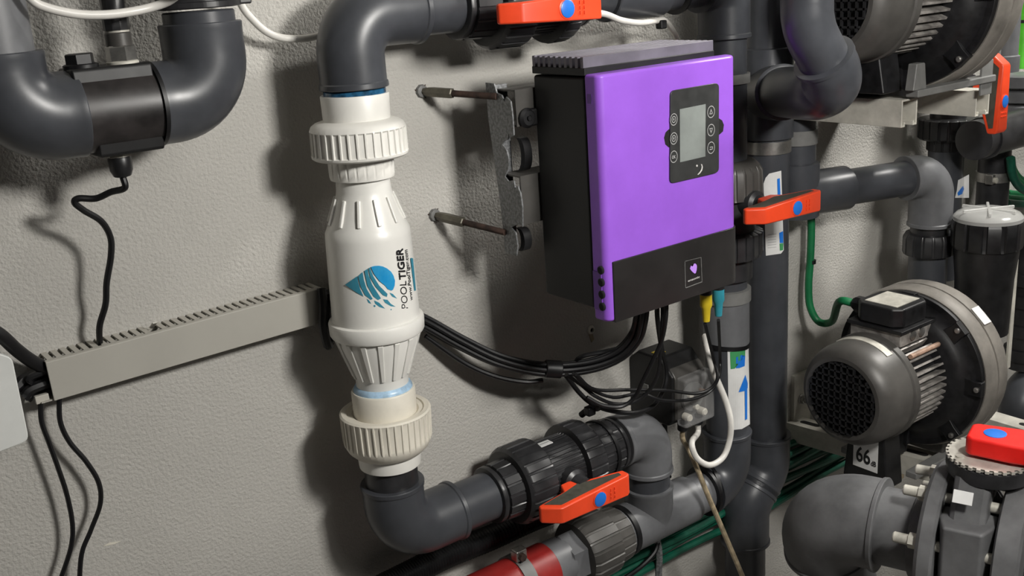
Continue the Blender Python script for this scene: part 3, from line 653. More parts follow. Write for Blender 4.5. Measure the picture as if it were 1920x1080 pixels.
# cables below the trunking
tag(pxtube([(76, 752, .026), (78, 790, .024), (92, 830, .024), (110, 880, .024), (126, 930, .024), (136, 985, .024), (132, 1030, .024), (112, 1090, .024), (100, 1130, .024)], .0027, 8).build('thin_cable', 'rubber'), 'thin black cable dropping from the open end of the trunking tray', 'cable')
tag(pxtube([(111, 745, .026), (113, 790, .024), (130, 828, .024), (162, 866, .024), (185, 905, .024), (188, 945, .024), (170, 995, .024), (153, 1040, .024), (148, 1110, .024)], .0028, 8).build('thin_cable', 'rubber'), 'thin black cable leaving the trunking underside in a wide bow', 'cable')
# white cover plate at the left edge
def pl_(o): return lambda px, py: P(px, py, o)
q = round_quad([(-60, 640), (20, 668), (52, 822), (-60, 865)], .12)
wp = [P(x, y, .045) for x, y in q]
t = thing('junction_box', 'white junction box with rounded lid at the end of the trunking', 'junction box', P(20, 750, 0))
MB().loft(wp, [p+OUT*.008 for p in wp]).build('lid', 'plate_white', t, bevel=.002, seg=3)
cw = sum(wp)/len(wp); wb = [cw+(p-cw)*.92-OUT*.045 for p in wp]; wb2 = [p+OUT*.044 for p in wb]
MB().loft(wb, wb2).build('back_box', 'bracket_grey', t)

# ---------------------------------------------------------------- white hoses at the top
tag(pxtube([(0, -260, .13), (10, -120, .14), (35, -35, .14), (60, 0, .14), (90, 15, .14), (140, 26, .14), (190, 28, .14), (240, 23, .14), (290, 12, .14), (322, -2, .15), (345, -30, .175), (352, -100, .18), (350, -260, .18)], .0042, 12).build('white_hose', 'tube_white'), 'white hose sagging in front of the probe above the black sensor holder', 'hose')
tag(pxtube([(425, -260, .03), (428, -120, .04), (436, -40, .05), (452, 8, .045), (472, 35, .04), (500, 60, .036), (530, 71, .034), (570, 72, .034), (610, 64, .034), (660, 50, .034), (760, 30, .03), (830, 5, .03), (880, -60, .02), (890, -200, .02)], .0042, 12).build('white_hose', 'tube_white'), 'white hose looping behind the elbow above the white cell', 'hose')
tag(pxtube([(1085, 22, .14), (1132, 26, .135), (1165, 38, .13), (1200, 43, .12), (1230, 39, .10), (1245, 38, .085), (1258, 52, .06), (1270, 74, .04), (1280, 100, .03), (1290, 140, .02)], .0042, 12).build('white_hose', 'tube_white'), 'white hose tied to the grey pipe behind the upper valve lever', 'hose')
ct = thing('cable_tie', 'black cable tie around the grey pipe and white hose above the box', 'cable tie', P(1240, 50, .1))
MB().lathe(topx(1255), unit(EX+UP*.25), [(RP+.0055, 0), (RP+.008, 0), (RP+.008, .005), (RP+.0055, .005)], 36).build('band', 'rubber', ct)
MB().box(P(1240, 46, .1), (.012, .012, .012)).build('lock_head', 'rubber', ct, bevel=.002)

# ---------------------------------------------------------------- cable bundle from the cell to the box
def bundle(n, pts, r, spread, lab, grp):
    for k in range(n):
        ctr = smooth_path([P(*p) for p in pts], 8); u = None; path = []
        for i, p in enumerate(ctr):
            tn = unit(ctr[min(i+1, len(ctr)-1)]-ctr[max(i-1, 0)])
            u = frame_of(tn)[0] if u is None else unit(u-tn*np.dot(u, tn)); w = np.cross(tn, u); a = 2*math.pi*k/n+.012*i
            path.append((p+spread*(u*math.cos(a)+w*math.sin(a)), tn, r))
        tag(MB().sweep(path, 8).build('control_cable', 'rubber'), lab, 'cable', grp)
bundle(6, [(612, 566, .017), (650, 566, .017), (720, 576, .017), (790, 602, .018), (860, 640, .034), (930, 673, .055), (1000, 690, .075), (1060, 692, .095), (1120, 682, .12), (1165, 661, .14), (1192, 630, .16), (1201, 600, .18), (1204, 572, .185)], .0036, .0076, 'black cable in the bundle swinging from behind the cell up to the box', 'bundled cables under the box')
tag(pxtube([(603, 540, .04), (606, 575, .045), (606, 610, .045), (614, 645, .04), (618, 640, .03), (612, 600, .02), (612, 570, .02)], .0058, 10).build('cable_loop', 'rubber'), 'black cable loop hanging at the trunking end behind the cell', 'cable')
tag(pxtube([(798, 630, .014), (870, 680, .028), (930, 706, .043), (985, 716, .058), (1018, 713, .07)], .0036, 8).build('slack_cable', 'rubber'), 'slack black cable hanging below the cable bundle', 'cable')
tag(pxtube([(1083, 690, .10), (1081, 676, .10), (1095, 667, .11), (1130, 660, .12), (1165, 652, .14)], .0032, 8).build('slack_cable', 'rubber'), 'short black cable arching above the cable bundle near the box', 'cable')
a, b = P(1022, 691, .082), P(1052, 693, .092)
tag(MB().lathe(a, b-a, [(.0118, 0), (.0128, .001), (.0128, float(np.linalg.norm(b-a))-.001), (.0118, float(np.linalg.norm(b-a)))], 20).build('tape_wrap', 'rubber'), 'black tape wrapped around the cable bundle', 'tape')
# loops of thin cable in front of the dosing pump
LP = [
 ([(1058, 700, .095), (1085, 735, .10), (1110, 757, .11), (1145, 770, .12), (1190, 774, .13), (1225, 760, .14), (1246, 725, .15), (1249, 690, .15), (1240, 650, .16), (1233, 600, .18), (1232, 566, .18)], .0036, 'from the bundle in the lowest loop'),
 ([(1062, 702, .095), (1090, 722, .10), (1115, 742, .11), (1150, 757, .12), (1185, 755, .13), (1212, 738, .14), (1232, 705, .15), (1238, 660, .16), (1242, 600, .18), (1242, 562, .18)], .0028, 'from the bundle in the middle loop'),
 ([(1075, 700, .095), (1105, 728, .10), (1150, 745, .11), (1200, 738, .12), (1240, 750, .13), (1290, 750, .13), (1330, 735, .135), (1348, 705, .14), (1350, 670, .15), (1347, 600, .20)], .0025, 'looping over to the teal plug'),
 ([(1080, 702, .095), (1115, 730, .10), (1180, 731, .11), (1250, 732, .12), (1300, 738, .13), (1330, 730, .14), (1345, 708, .145), (1337, 670, .16), (1322, 607, .20)], .0025, 'looping over to the yellow plug'),
 ([(1250, 560, .18), (1248, 600, .18), (1240, 640, .16), (1222, 680, .15), (1205, 715, .14), (1190, 745, .13), (1165, 762, .12), (1130, 760, .11), (1100, 745, .10)], .0030, 'from the box crossing the dosing pump'),
]
for k, (pts, r, s) in enumerate(LP):
    pts = [(x, y, o+((.009*k if k else -.014) if (k not in (2, 3) or i < len(pts)-2) else 0)+(.014 if k < 4 and i == 0 else 0)) for i, (x, y, o) in enumerate(pts)]
    tag(pxtube(pts, r, 8).build('thin_cable', 'rubber'), 'thin black cable '+s, 'cable')
for px, py, m_, s in ((1324, 590, 'yellow', 'yellow'), (1347, 580, 'teal', 'teal')):
    a = P(px, py, .2); ztop = float(P(px-2, py-30, .2)[2])
    pgo = thing('cable_plug', s+' cable plug under the right corner of the purple box', 'plug', a)
    MB().lathe((a[0], a[1], ztop+.006), -UP, [(.0085, 0), (.0088, .016), (.0066, .021), (.0050, .040), (.0035, .041)], 16).build('plug_body', m_, pgo)
    MB().lathe((a[0], a[1], ztop+.006), -UP, [(.0088, -.008), (.0092, -.001), (.0085, 0)], 16).build('collar', 'black_plastic', pgo)

# ---------------------------------------------------------------- dosing pump on the wall
xd = float(P(1180, 700, .0)[0])
OD = float(-on_line((xd, 0, bz(1262, 720, .1)), OUT, px=1260)[1])
dp = thing('dosing_pump', 'black dosing pump with clear cover under the purple box', 'dosing pump', P(1250, 790, .05))
od = OD
zt = float(P(1268, 690, od)[2]); zb = float(P(1272, 800, od)[2]); xw = float(P(1322, 690, od)[0])
sec = [(0, zb+.004), (0, zt-.004), (.02, zt+.012), (od*.72, zt+.012), (od, zt-.014), (od, zb+.012), (od-.012, zb), (.02, zb)]
MB().prism(sec, (xd, 0, 0), OUT, UP, EX*(xw-xd)).build('housing', 'case_black', dp, bevel=.004, seg=3)
MB().prism([(od-.03, zt+.006), (od-.006, zt-.006), (od+.004, zt-.018), (od+.004, zb+.014), (od-.008, zb+.006), (od-.03, zb+.006)], (xd+.004, 0, 0), OUT, UP, EX*(xw-xd-.006)).build('front_frame', 'motor_grey', dp, bevel=.003, seg=3)
fc = np.array([(xd+xw)/2, -od-.004, (zt+zb)/2-.004])
rot = MB().lathe(fc, OUT, [(.023, 0), (.024, .002), (.023, .006), (.012, .008), (.012, .012), (.010, .013)], 32).build('rotor', 'bracket_grey', dp)
for k in range(3):
    a = 2*math.pi*k/3+.5; MB().lathe(fc+EX*.015*math.cos(a)+UP*.015*math.sin(a)+OUT*.006, OUT, [(.0045, 0), (.0045, .008), (.0035, .009)], 12).build('roller', ['copper_rust', 'fitting_cream', 'fitting_cream'][k], rot)
MB().box(fc+OUT*.010, (xw-xd-.008, .022, (zt-zb)*.82)).build('clear_cover', 'clear', dp, bevel=.005, seg=3)
for (dx, m_) in ((-.018, 0), (.016, 1)):
    c = np.array([fc[0]+dx, -od-.006, zb+.018]); MB().lathe(c, OUT, [(.006, 0), (.006, .012), (.0045, .014)], 14).build('cover_clip', 'fitting_cream', dp)
    MB().lathe((fc[0]+dx, -od-.002, zb+.012), -UP, [(.0075, 0), (.0085, .004), (.0085, .018), (.007, .02)], 16).build('hose_connector', 'rubber', dp)
MB().box((xd+.018, -.05, zt+.0125), (.018, .014, .001)).build('warning_sticker', 'yellow', dp)
MB().box((xd-.0008, -.035, (zt+zb)/2+.0), (.002, .018, .020)).build('side_plate', 'bracket_grey', dp, bevel=.0006)
c0 = np.array([fc[0]-.018, -od-.002, zb-.004]); c1 = np.array([fc[0]+.016, -od-.002, zb-.004])
tag(tube([c0, c0-UP*.02, P(1295, 850, .13), P(1330, 935, .15), P(1362, 1010, .16), P(1396, 1090, .17), P(1410, 1125, .17)], .0042, 10).build('amber_hose', 'tube_amber'), 'amber suction hose running down in front of the grey pipes', 'hose')
tag(tube([c1, c1-UP*.02, P(1297, 830, .14), P(1306, 858, .15), P(1330, 872, .155), P(1355, 858, .155), P(1368, 825, .155), P(1370, 790, .155), P(1362, 755, .145), P(1348, 720, .135), P(1335, 690, .13), P(1327, 655, .125), P(1322, 630, .10)], .0048, 12).build('white_hose', 'tube_white'), 'white dosing hose looped in front of the labelled pipe', 'hose')
tag(pxtube([(1246, 795, .05), (1247, 830, .05), (1250, 860, .045), (1254, 895, .045)], .0045, 10).build('pump_cable', 'rubber'), 'black cable dropping from the dosing pump behind the tee', 'cable')
tag(MB().lathe(on_line((XF, -OP, 0), UP, py=646), unit(UP+EX*.12), [(FR+.001, 0), (FR+.0045, 0), (FR+.0045, .006), (FR+.001, .006)], 40).build('cable_tie', 'rubber'), 'black cable tie around the labelled pipe above its sticker', 'cable tie')
tb = thing('cable_tie', 'loose black strap around the riser elbow under the white hose', 'cable tie', tx(1330))
for k, e in enumerate((.0, .012)):
    MB().lathe(tx(1318+k*8), unit(EX+OUT*.25*(k+.4)-UP*.1*k), [(.0395, 0), (.0425, 0), (.0425, .0055), (.0395, .0055)], 40).build('strap', 'rubber', tb)
# ---------------------------------------------------------------- bottom: red pipe, union, black corrugated hose, green cables
rp = thing('red_pipe', 'red pipe with steel clip and grey hex union at the tee', 'pipe', tx(1000))
ax0 = tx(1160)
cu = lambda px: float(tx(px)[0]-ax0[0])
MB().lathe(ax0, EX, [(.036, cu(1172)), (.0405, cu(1171)), (.0405, cu(1164)), (.038, cu(1162)), (.038, cu(1158))], 44).build('rubber_ring', 'rubber', rp)
MB().lathe(ax0, EX, [(.040, cu(1160)), (.0425, cu(1158), 1), (.0445, cu(1135), 1), (.046, cu(1132)), (.051, cu(1130), 1), (.052, cu(1085), 1), (.048, cu(1078)), (.04, cu(1077))], ridge=(20, .002, 3)).build('union_nut', 'motor_grey', rp)
MB().lathe(ax0, EX, [(.04, cu(1080)), (.040, cu(1052)), (.036, cu(1050))], 6, ref=(0, -.4, .9)).build('hex_adapter', 'pvc_light', rp, smooth=False)
MB().lathe(ax0, EX, [(.036, cu(1056)), (.0365, cu(1052)), (.0365, cu(1022)), (.033, cu(1020))], 40).build('sleeve', 'pvc_light', rp)
cyl(tx(1026), tx(820), .0385).build('pipe', 'red_pipe', rp)
cl = thing('pipe_clip', 'steel strap clip around the red pipe', 'pipe clip', tx(975))
MB().lathe(tx(962), EX, [(.0388, 0), (.041, 0), (.041, .02), (.0388, .02)], 44).build('strap', 'bracket_grey', cl)
MB().box(tx(966)+UP*.048+OUT*.006+EX*.006, (.02, .016, .018)).build('clip_ear', 'steel', cl, bevel=.003)
MB().lathe(tx(966)+UP*.048+OUT*.006+EX*.004, OUT, [(.006, .005), (.006, .014)], 6).build('clip_nut', 'rust', cl, smooth=False)
c0 = [P(700, 1110, .032), P(770, 1075, .032), P(840, 1040, .032), P(920, 1008, .032), P(1000, 972, .032), P(1060, 950, .032)]
q = smooth_path(c0, 30); path = []
for i, p in enumerate(q):
    t_ = q[min(i+1, len(q)-1)]-q[max(i-1, 0)]; path.append((p, t_, .019 if i % 2 else .0165))
tag(MB().sweep(path, 20).build('corrugated_hose', 'black_plastic'), 'black corrugated hose running behind the lower elbow', 'hose')
gi = 0
for k in range(9):
    z_off = -.011*k; o = .016+.010*(k % 3)
    z0 = float(P(1245, 1010, .03)[2])+.052+z_off
    y0 = float(P(1245, 1010, .03)[0])
    pts = [np.array([y0-.42+.05*i, -o-.003*math.sin(i*.9+k), z0+.0035*math.sin(i*.55+k*1.3)]) for i in range(22)]
    tag(tube(pts, .0066, 10, 5).build('green_cable', 'green_dark'), 'dark green cable running along the wall below the tee', 'cable', 'green cables along the wall')
tag(pxtube([(1232, 1010, .05), (1236, 1040, .05), (1235, 1080, .05), (1240, 1120, .05)], .006, 6).build('perforated_strap', 'galvanised'), 'perforated metal strap holding the green cables', 'strap')
tag(pxtube([(1235, 1010, .05), (1228, 1035, .055), (1205, 1060, .055), (1175, 1082, .055), (1150, 1100, .055)], .004, 8).build('thin_cable', 'rubber'), 'thin black cable below the tee in front of green cables', 'cable')
# ---------------------------------------------------------------- rear vertical pipe G with offset bends
OG, RG = .055, .036
XG = float(P(1437, 600, OG)[0]); zG = lambda py: float(on_line((XG, -OG, 0), UP, py=py)[2])
pg = thing('pvc_pipe', 'tall dark grey PVC riser with offset bends behind the labelled pipe', 'pipe', (XG, -OG, zG(900)))
cyl((XG, -OG, zG(830)), (XG, -OG, zG(220)), RG).build('pipe', 'pvc', pg)
cyl((XG, -OG, zG(100)), (XG, -OG, zG(-160)), RG-.001).build('pipe', 'pvc', pg)
MB().lathe((XG, -OG, zG(258)), UP, [(.037, 0), (.0415, .001), (.0415, zG(90)-zG(258)), (.036, zG(88)-zG(258))], 44).build('tee_body', 'pvc', pg)
dn = unit(P(1392, 950, OG)-P(1440, 870, OG)); dn = unit((dn[0], 0, dn[2]))
c1_ = np.array([XG, -OG, zG(875)]); c2_ = on_line(c1_, unit((-1, 0, -1)), px=1397)
elbow(c1_, -UP, unit((-1, 0, -1)), .05, .0425, zG(812)-zG(875)-.021, float(np.linalg.norm(c2_-c1_))*.36, n=40).build('bend', 'pvc', pg)
elbow(c2_, unit((-1, 0, -1)), -UP, .055, .0425, float(np.linalg.norm(c2_-c1_))*.36, .05, n=40).build('bend', 'pvc', pg)
cyl(c2_-UP*.04, c2_-UP*.5, .036).build('pipe', 'pvc', pg)
for py, lab in ((275, 'steel pipe clip around the tall riser behind the box'),):
    c = thing('pipe_clip', lab, 'pipe clip', (XG, -OG, zG(275)))
    MB().lathe((XG, -OG, zG(284)), UP, [(RG, 0), (RG+.0025, 0), (RG+.0025, .02), (RG, .02)], 44).build('strap', 'steel', c)
sG, sG2 = cyl_surface((XG, -OG, 1), (XG, -OG, 2), RG+.0006), cyl_surface((XG, -OG, 1), (XG, -OG, 2), RG+.0012)
Z6 = lambda pts: zoomed(pts, 1300, 280, .2222)
decal('riser_label', [Z6([(592, 290), (610, 240), (640, 205), (742, 180), (763, 850), (740, 880), (612, 898)])], sG, 'label_paper', pg, 4)
decal('riser_label_print', [Z6([(708, 250), (730, 243), (736, 385), (712, 388)]), Z6([(725, 705), (757, 690), (760, 790), (730, 790)])], sG2, 'print_blue', pg, 4)
decal('riser_label_print', [Z6([(728, 795), (760, 792), (758, 850), (732, 855)])], sG2, 'print_green', pg, 4)
decal('riser_label_print', [Z6([(628, 720+i*22), (700, 712+i*22), (700, 716+i*22), (628, 724+i*22)]) for i in range(6)], sG2, 'print_grey', pg, 4)
# side branch of the tee and the big bend coming down in front of it
eb = thing('pvc_elbow', 'large grey PVC elbow sweeping from the tee up beside the pumps', 'pipe elbow', (XG, -OG, zG(175)))
zc = zG(175)
ep = [np.array([XG, -OG, zc]), P(1468, 173, .14), P(1505, 174, .225), P(1536, 171, .295), P(1557, 156, .325), P(1556, 131, .335), P(1545, 110, .335)]
pp = [P(1548, 116, .335), P(1538, 98, .335), P(1523, 68, .335), P(1515, 40, .335), P(1513, 10, .335)]
pp.append(pp[-1]+UP*.06); pp.append(pp[-1]+UP*.4)
tube(ep, .0375, 40, 8).build('elbow', 'pvc', eb)
tube(pp, .0318, 40, 8).build('pipe', 'pvc', eb)
dj = unit(ep[-1]-ep[-2]); MB().lathe(ep[-1]-dj*.004, dj, [(.036, 0), (.0392, .001), (.0392, .006), (.032, .0075)], 40).build('socket_rim', 'pvc', eb)
dj = unit(ep[1]-ep[0]); MB().lathe(ep[0]+dj*.02, dj, [(.036, 0), (.0425, .001), (.0425, float(np.linalg.norm(ep[1]-ep[0]))-.02), (.0375, float(np.linalg.norm(ep[1]-ep[0]))-.018)], 40).build('tee_branch', 'pvc', eb)
# ---------------------------------------------------------------- pipe H and the branch to the lower pump
OH, RH = .055, .0315
XH_ = float(P(1494, 270, OH)[0]); zH = lambda py: float(on_line((XH_, -OH, 0), UP, py=py)[2])
ph = thing('pvc_pipe', 'grey PVC pipe branching from the wall riser to the lower pump', 'pipe', (XH_, -OH, zH(360)))
cyl((XH_, -OH, zH(320)), (XH_, -OH, 1.2425), RH).build('pipe', 'pvc', ph)
ztee = zH(366)
MB().lathe((XH_, -OH, zH(404)), UP, [(.03, -.002), (.0385, 0), (.0385, zH(305)-zH(404)), (.033, zH(303)-zH(404))], 40).build('tee_body', 'pvc', ph)
MB().lathe((XH_, -OH, zH(242)), -UP, [(RH, 0), (RH+.0025, 0), (RH+.0025, .024), (RH, .024)], 40).build('clip_strap', 'bracket_grey', ph)
cl2 = on_line((XH_, -OH, 0), UP, py=255)
# direction towards the pump inlet
PO = .25
pu = P(1750, 366, .0)
hd = unit(np.array([*(ray(6670, -438)[:2]), 0.0])); st0 = np.array([XH_, -OH, ztee])
hl_ = lambda px: on_line(st0, hd, px=px)
HE = hl_(1748)
cyl(st0, hl_(1585), .0385).build('tee_branch', 'pvc', ph)
cyl(hl_(1575), hl_(1705), RH).build('pipe', 'pvc', ph)
he = np.array(HE); lh = float(np.linalg.norm(HE-hl_(1696)))
zHE = lambda py: float(on_line((he[0], he[1], 0), UP, py=py)[2])
elbow(he, hd, -UP, .040, .0385, max(lh-.04, .004), float(he[2]-zHE(422))-.04, n=44).build('elbow', 'pvc_light', ph)
cyl((he[0], he[1], zHE(415)), (he[0], he[1], zHE(450)), .0335).build('spigot', 'nut_black', ph)
MB().lathe((he[0], he[1], zHE(476)), UP, [(.036, 0), (.044, .002), (.0455, .006, 1), (.0455, zHE(440)-zHE(476)-.004, 1), (.041, zHE(436)-zHE(476)), (.035, zHE(435)-zHE(476))], ridge=(16, .0015, 3)).build('union_nut', 'nut_black', ph)
cyl((he[0], he[1], zHE(470)), (he[0], he[1], zHE(560)), .034).build('pump_pipe', 'pvc', ph)
PUMPO = float(-he[1])

# ---------------------------------------------------------------- pumps
def pump(lab, A, sc, strainer=True, db=False, tbox=True, base=-.150):
    """A: centre of the fan cover face, motor axis along +x; sc: size factor"""
    t = thing('pool_pump', lab, 'pump', np.array(A)-UP*.16*sc)
    A = np.array(A, float); S = lambda pr: [((r*sc, h*sc)+tuple(z)) for r, h, *z in pr]
    LT = lambda pr, nm, m, par=t, n=56, **k: MB().lathe(A, EX, S(pr), n, **k).build(nm, m, par)
    cov = LT([(.059, .012), (.061, .0005), (.068, .0005), (.076, .006), (.082, .018), (.0845, .030), (.0855, .066), (.088, .068), (.088, .080), (.084, .082), (.07, .082)], 'fan_cover', 'motor_grey', caps=(False, True))
    LT([(.062, .030), (.062, .012), (.03, .0115)], 'grille_back', 'dark_void', cov)
    if db:                                                    # worn rating strip bent over the fan cover
        an = [-.55+1.15*i/14 for i in range(15)]
        sg = lambda r, h: [A+EX*h+r*sc*(UP*math.cos(a_)+OUT*math.sin(a_)) for a_ in an]
        MB().loft(sg(.0862, .046*sc)+sg(.0848, .046*sc)[::-1], sg(.0866, .060*sc)+sg(.0852, .060*sc)[::-1]).build('rating_strip', 'bolt_pale', cov)
    g = .0112*sc; n = 5
    for i in range(-n, n+1):
        h = math.sqrt(max((.060*sc)**2-(i*g)**2, 0))
        MB().box(A+UP*i*g-EX*.0002, (.004, 2*h, .0028*sc), (EX, OUT, UP)).build('grille_bar', 'motor_black', cov)
        MB().box(A+OUT*i*g-EX*.0002, (.004, .0028*sc, 2*h), (EX, OUT, UP)).build('grille_bar', 'motor_black', cov)
    LT([(.062, .075), (.068, .08), (.068, .165), (.06, .17)], 'motor_body', 'motor_black')
    for k in range(44):
        a = 2*math.pi*k/44; rd = UP*math.cos(a)+OUT*math.sin(a); tg = np.cross(EX, rd)
        if abs(math.cos(a)) > .86 and math.cos(a) > 0 and tbox and abs(math.sin(a)) < .35 and k % 2: pass
        MB().box(A+EX*.124*sc+rd*.0735*sc, (.080*sc, .0032*sc, .019*sc), (EX, tg, rd)).build('cooling_fin', 'fin_alu', t)
    LT([(.060, .158), (.092, .160), (.104, .168), (.112, .176), (.122, .178), (.125, .186), (.125, .196)], 'motor_flange', 'motor_black')
    ring = LT([(.118, .190), (.134, .186), (.1365, .190), (.1385, .206), (.138, .214), (.134, .215), (.134, .217), (.138, .218), (.1385, .240), (.1365, .246), (.114, .275), (.098, .300), (.07, .305)], 'volute', 'volute_grey', n=64)
    for k in range(8):                                        # black rim segments and bolt tabs
        a0 = 2*math.pi*(k+.12)/8; a1 = 2*math.pi*(k+.88)/8; m = 8; lo = []; hi = []
        for (r0, r1) in ((.108, .132),):
            pts = [(r1, a0+(a1-a0)*i/m) for i in range(m+1)]+[(r0, a1-(a1-a0)*i/m) for i in range(m+1)]
        f_ = lambda h: [A+EX*h*sc+sc*r*(UP*math.cos(a)+OUT*math.sin(a)) for r, a in pts]
        MB().loft(f_(.178), f_(.1905)).build('rim_segment', 'motor_black', t, bevel=.0012)
        a = 2*math.pi*k/8; rd = UP*math.cos(a)+OUT*math.sin(a); tg = np.cross(EX, rd)
        if k % 2 == 0 or True:
            tb = MB().prism([(-.016, .096), (.016, .096), (.012, .120), (.012, .134), (-.012, .134), (-.012, .120)], A+EX*.171*sc, tg*sc, rd*sc, EX*.012*sc).build('bolt_tab', 'motor_black', t, bevel=.001)
            MB().lathe(A+EX*.171*sc+rd*.127*sc, -EX, [(.0045, 0), (.0045, .003), (.003, .004)], 12).build('bolt', 'steel', tb)
    if tbox:
        c = A+UP*.080*sc+EX*.128*sc
        MB().box(c+UP*.004, (.088*sc, .092*sc, .022*sc)).build('terminal_base', 'fin_alu', t, bevel=.002)
        MB().box(c+UP*.018*sc, (.096*sc, .100*sc, .006*sc)).build('terminal_gasket', 'motor_black', t, bevel=.001)
        q = [(-.044, -.028), (-.030, -.042), (.030, -.042), (.044, -.028), (.044, .028), (.030, .042), (-.030, .042), (-.044, .028)]
        tl = MB().prism([(a*sc, b*sc) for a, b in q], c+UP*.021*sc, EX, OUT, UP*.032*sc).build('terminal_lid', 'motor_black', t, bevel=.004, seg=3)
        MB().box(c+UP*.0535*sc, (.062*sc, .058*sc, .001)).build('lid_plate', 'bolt_pale', tl)
        for dx in (-1, 1): MB().lathe(c+EX*.012*dx*sc+OUT*.0455*sc+UP*.006, OUT, [(.008*sc, 0), (.008*sc, .0025), (.006*sc, .0032)], 18).build('knockout', 'steel', t)
        gl = c+UP*.032*sc-OUT*.042*sc
        MB().lathe(gl, -OUT, [(.013*sc, 0), (.014*sc, .004), (.014*sc, .022), (.010*sc, .028)], 8).build('cable_gland', 'motor_black', t)
        for j in (0,): MB().lathe(A+UP*.0635*sc+OUT*.064*sc+EX*.084*sc, EX, [(.0042*sc, 0), (.0042*sc, .080*sc)], 10).build('tie_bolt', 'copper_rust', t)
    # base
    zb_ = -.150*sc; zr_ = base*sc
    ft = MB().prism([(-.042, -.022 if db else base+.151), (.042, -.022 if db else base+.151), (.032, .075), (-.032, .075)], A+EX*.070*sc+UP*zb_*1.0, OUT*sc, UP*sc, EX*.045*sc).build('foot', 'motor_black', t, bevel=.003)
    MB().box(A+EX*.150*sc-OUT*.02*sc+UP*(zb_+.022*sc), (.07*sc, .05*sc, .05*sc)).build('dark_gap_filler', 'motor_black', t, bevel=.003)  # added black block standing in for the dark void under the motor
    for s_ in (-1, 1): MB().box(A+EX*.205*sc+OUT*.062*s_*sc+UP*(zr_-.001), (.20*sc, .020*sc, .011), (EX, OUT, UP)).build('base_rail', 'bracket_grey', t, bevel=.002)
    MB().box(A+EX*.225*sc+UP*((zb_+.04*sc+zr_)/2), (.05*sc, .12*sc, .04*sc+zb_-zr_)).build('pump_foot', 'motor_grey', t, bevel=.003)
    if not db: MB().prism([(-.016, 0), (.016, 0), (.010, .036), (-.010, .036)], A+EX*.112*sc+OUT*.056*sc+UP*(zr_+.004), EX*sc, UP*sc, OUT*.014*sc).build('foot_lug', 'bracket_grey', t, bevel=.002)
    MB().box(A+EX*.287*sc+OUT*.066*sc+UP*(zb_+.022*sc), (.03*sc, .004, .05*sc)).build('bracket_tab', 'bracket_grey', t, bevel=.001)
    if db:
        fx = A+EX*(.070*sc-.0006)+UP*zb_
        pl = MB().prism([(-.022, .004), (.024, .004), (.024, .060), (-.022, .060)], fx, OUT*sc, UP*sc, -EX*.0006).build('noise_sticker', 'label_paper', t)
        sf = plane_at(fx-EX*.0012, EX)
        a0 = proj(fx+(OUT*-.017+UP*.014)*sc); a1 = proj(fx+(OUT*.010+UP*.014)*sc); b0 = proj(fx+(OUT*-.017+UP*.040)*sc)
        text_decal('sticker_print', '66', a0, a1, b0-a0, sf, 'print_black', pl, .02, 0)
        a0 = proj(fx+(OUT*.0115+UP*.014)*sc); a1 = proj(fx+(OUT*.021+UP*.014)*sc); b0 = proj(fx+(OUT*.0115+UP*.023)*sc)
        text_decal('sticker_print', 'dB', a0, a1, b0-a0, sf, 'print_black', pl, .02, 0)
    return t
LA = P(1577, 748, PO)
lp = pump('lower black pool pump with grey volute and 66 decibel sticker', LA, 1.0, db=True, base=-.1475)
UA = P(1552, 2, .21)
up_ = pump('upper black pool pump on metal channels above the lower one', UA, 1.09, tbox=False, base=-.1295)
# stickers on the lower volute, strainer behind
c = LA+EX*.230+UP*.1385*math.cos(.75)+OUT*.1385*math.sin(.75)
rd = UP*math.cos(.75)+OUT*math.sin(.75); tg = np.cross(EX, rd)
MB().box(c+rd*.0004, (.020, .032, .001), (EX, tg, rd)).build('volute_sticker', 'label_paper', lp)
ss = P(1852, 420, PO-.01)
sxx, sz = float(ss[0]), lambda py: float(on_line((sxx, -PO+.01, 0), UP, py=py)[2])
sb = thing('strainer_basket', 'black pump strainer with clear domed lid beside the lower pump', 'strainer', (sxx, -PO, sz(560)))
SR = .060
so = np.array([sxx, -PO+.01, 0])
MB().lathe(so+UP*sz(620), UP, [(.046, 0), (.049, sz(520)-sz(620)), (.054, sz(470)-sz(620)), (.054, sz(455)-sz(620))], 48).build('housing', 'black_plastic', sb)
MB().lathe(so+UP*sz(462), UP, [(.05, 0), (.058, .001), (.0595, .006, 1), (.0595, sz(412)-sz(462)-.004, 1), (.056, sz(410)-sz(462)), (.045, sz(410)-sz(462))], ridge=(12, .004, 3)).build('lock_ring', 'black_plastic', sb)
ld = MB().lathe(so+UP*sz(411), UP, [(.057, 0), (.057, .006), (.052, .012), (.040, .017), (.0, .019)], 48, caps=(True, False)).build('clear_lid', 'clear_lid', sb)
for k in range(3):
    a = .5+k*math.pi/3; d = EX*math.cos(a)+OUT*math.sin(a)
    MB().box(so+UP*(sz(411)+.018), (.096, .005, .006), (d, np.cross(UP, d), UP)).build('lid_rib', 'clear_lid', ld, bevel=.0015)
# green motor cable
gA = LA+UP*(.080+.032)+EX*.128-OUT*.069
tag(tube([P(1521, 398, .03), P(1521, 440, .03), P(1519, 490, .03), P(1516, 535, .03), P(1519, 575, .035), P(1535, 603, .05), P(1560, 602, .08), gA-OUT*.03-UP*.004, gA], .0068, 12).build('motor_cable', 'green_cable'), 'bright green cable curving from the wall into the lower pump motor', 'cable')
tag(MB().lathe(P(1521, 491, .03)-UP*.003, UP, [(.007, 0), (.0085, 0), (.0085, .007), (.007, .007)], 16).build('cable_clip', 'rubber'), 'black clip fixing the green motor cable to the wall', 'clip')
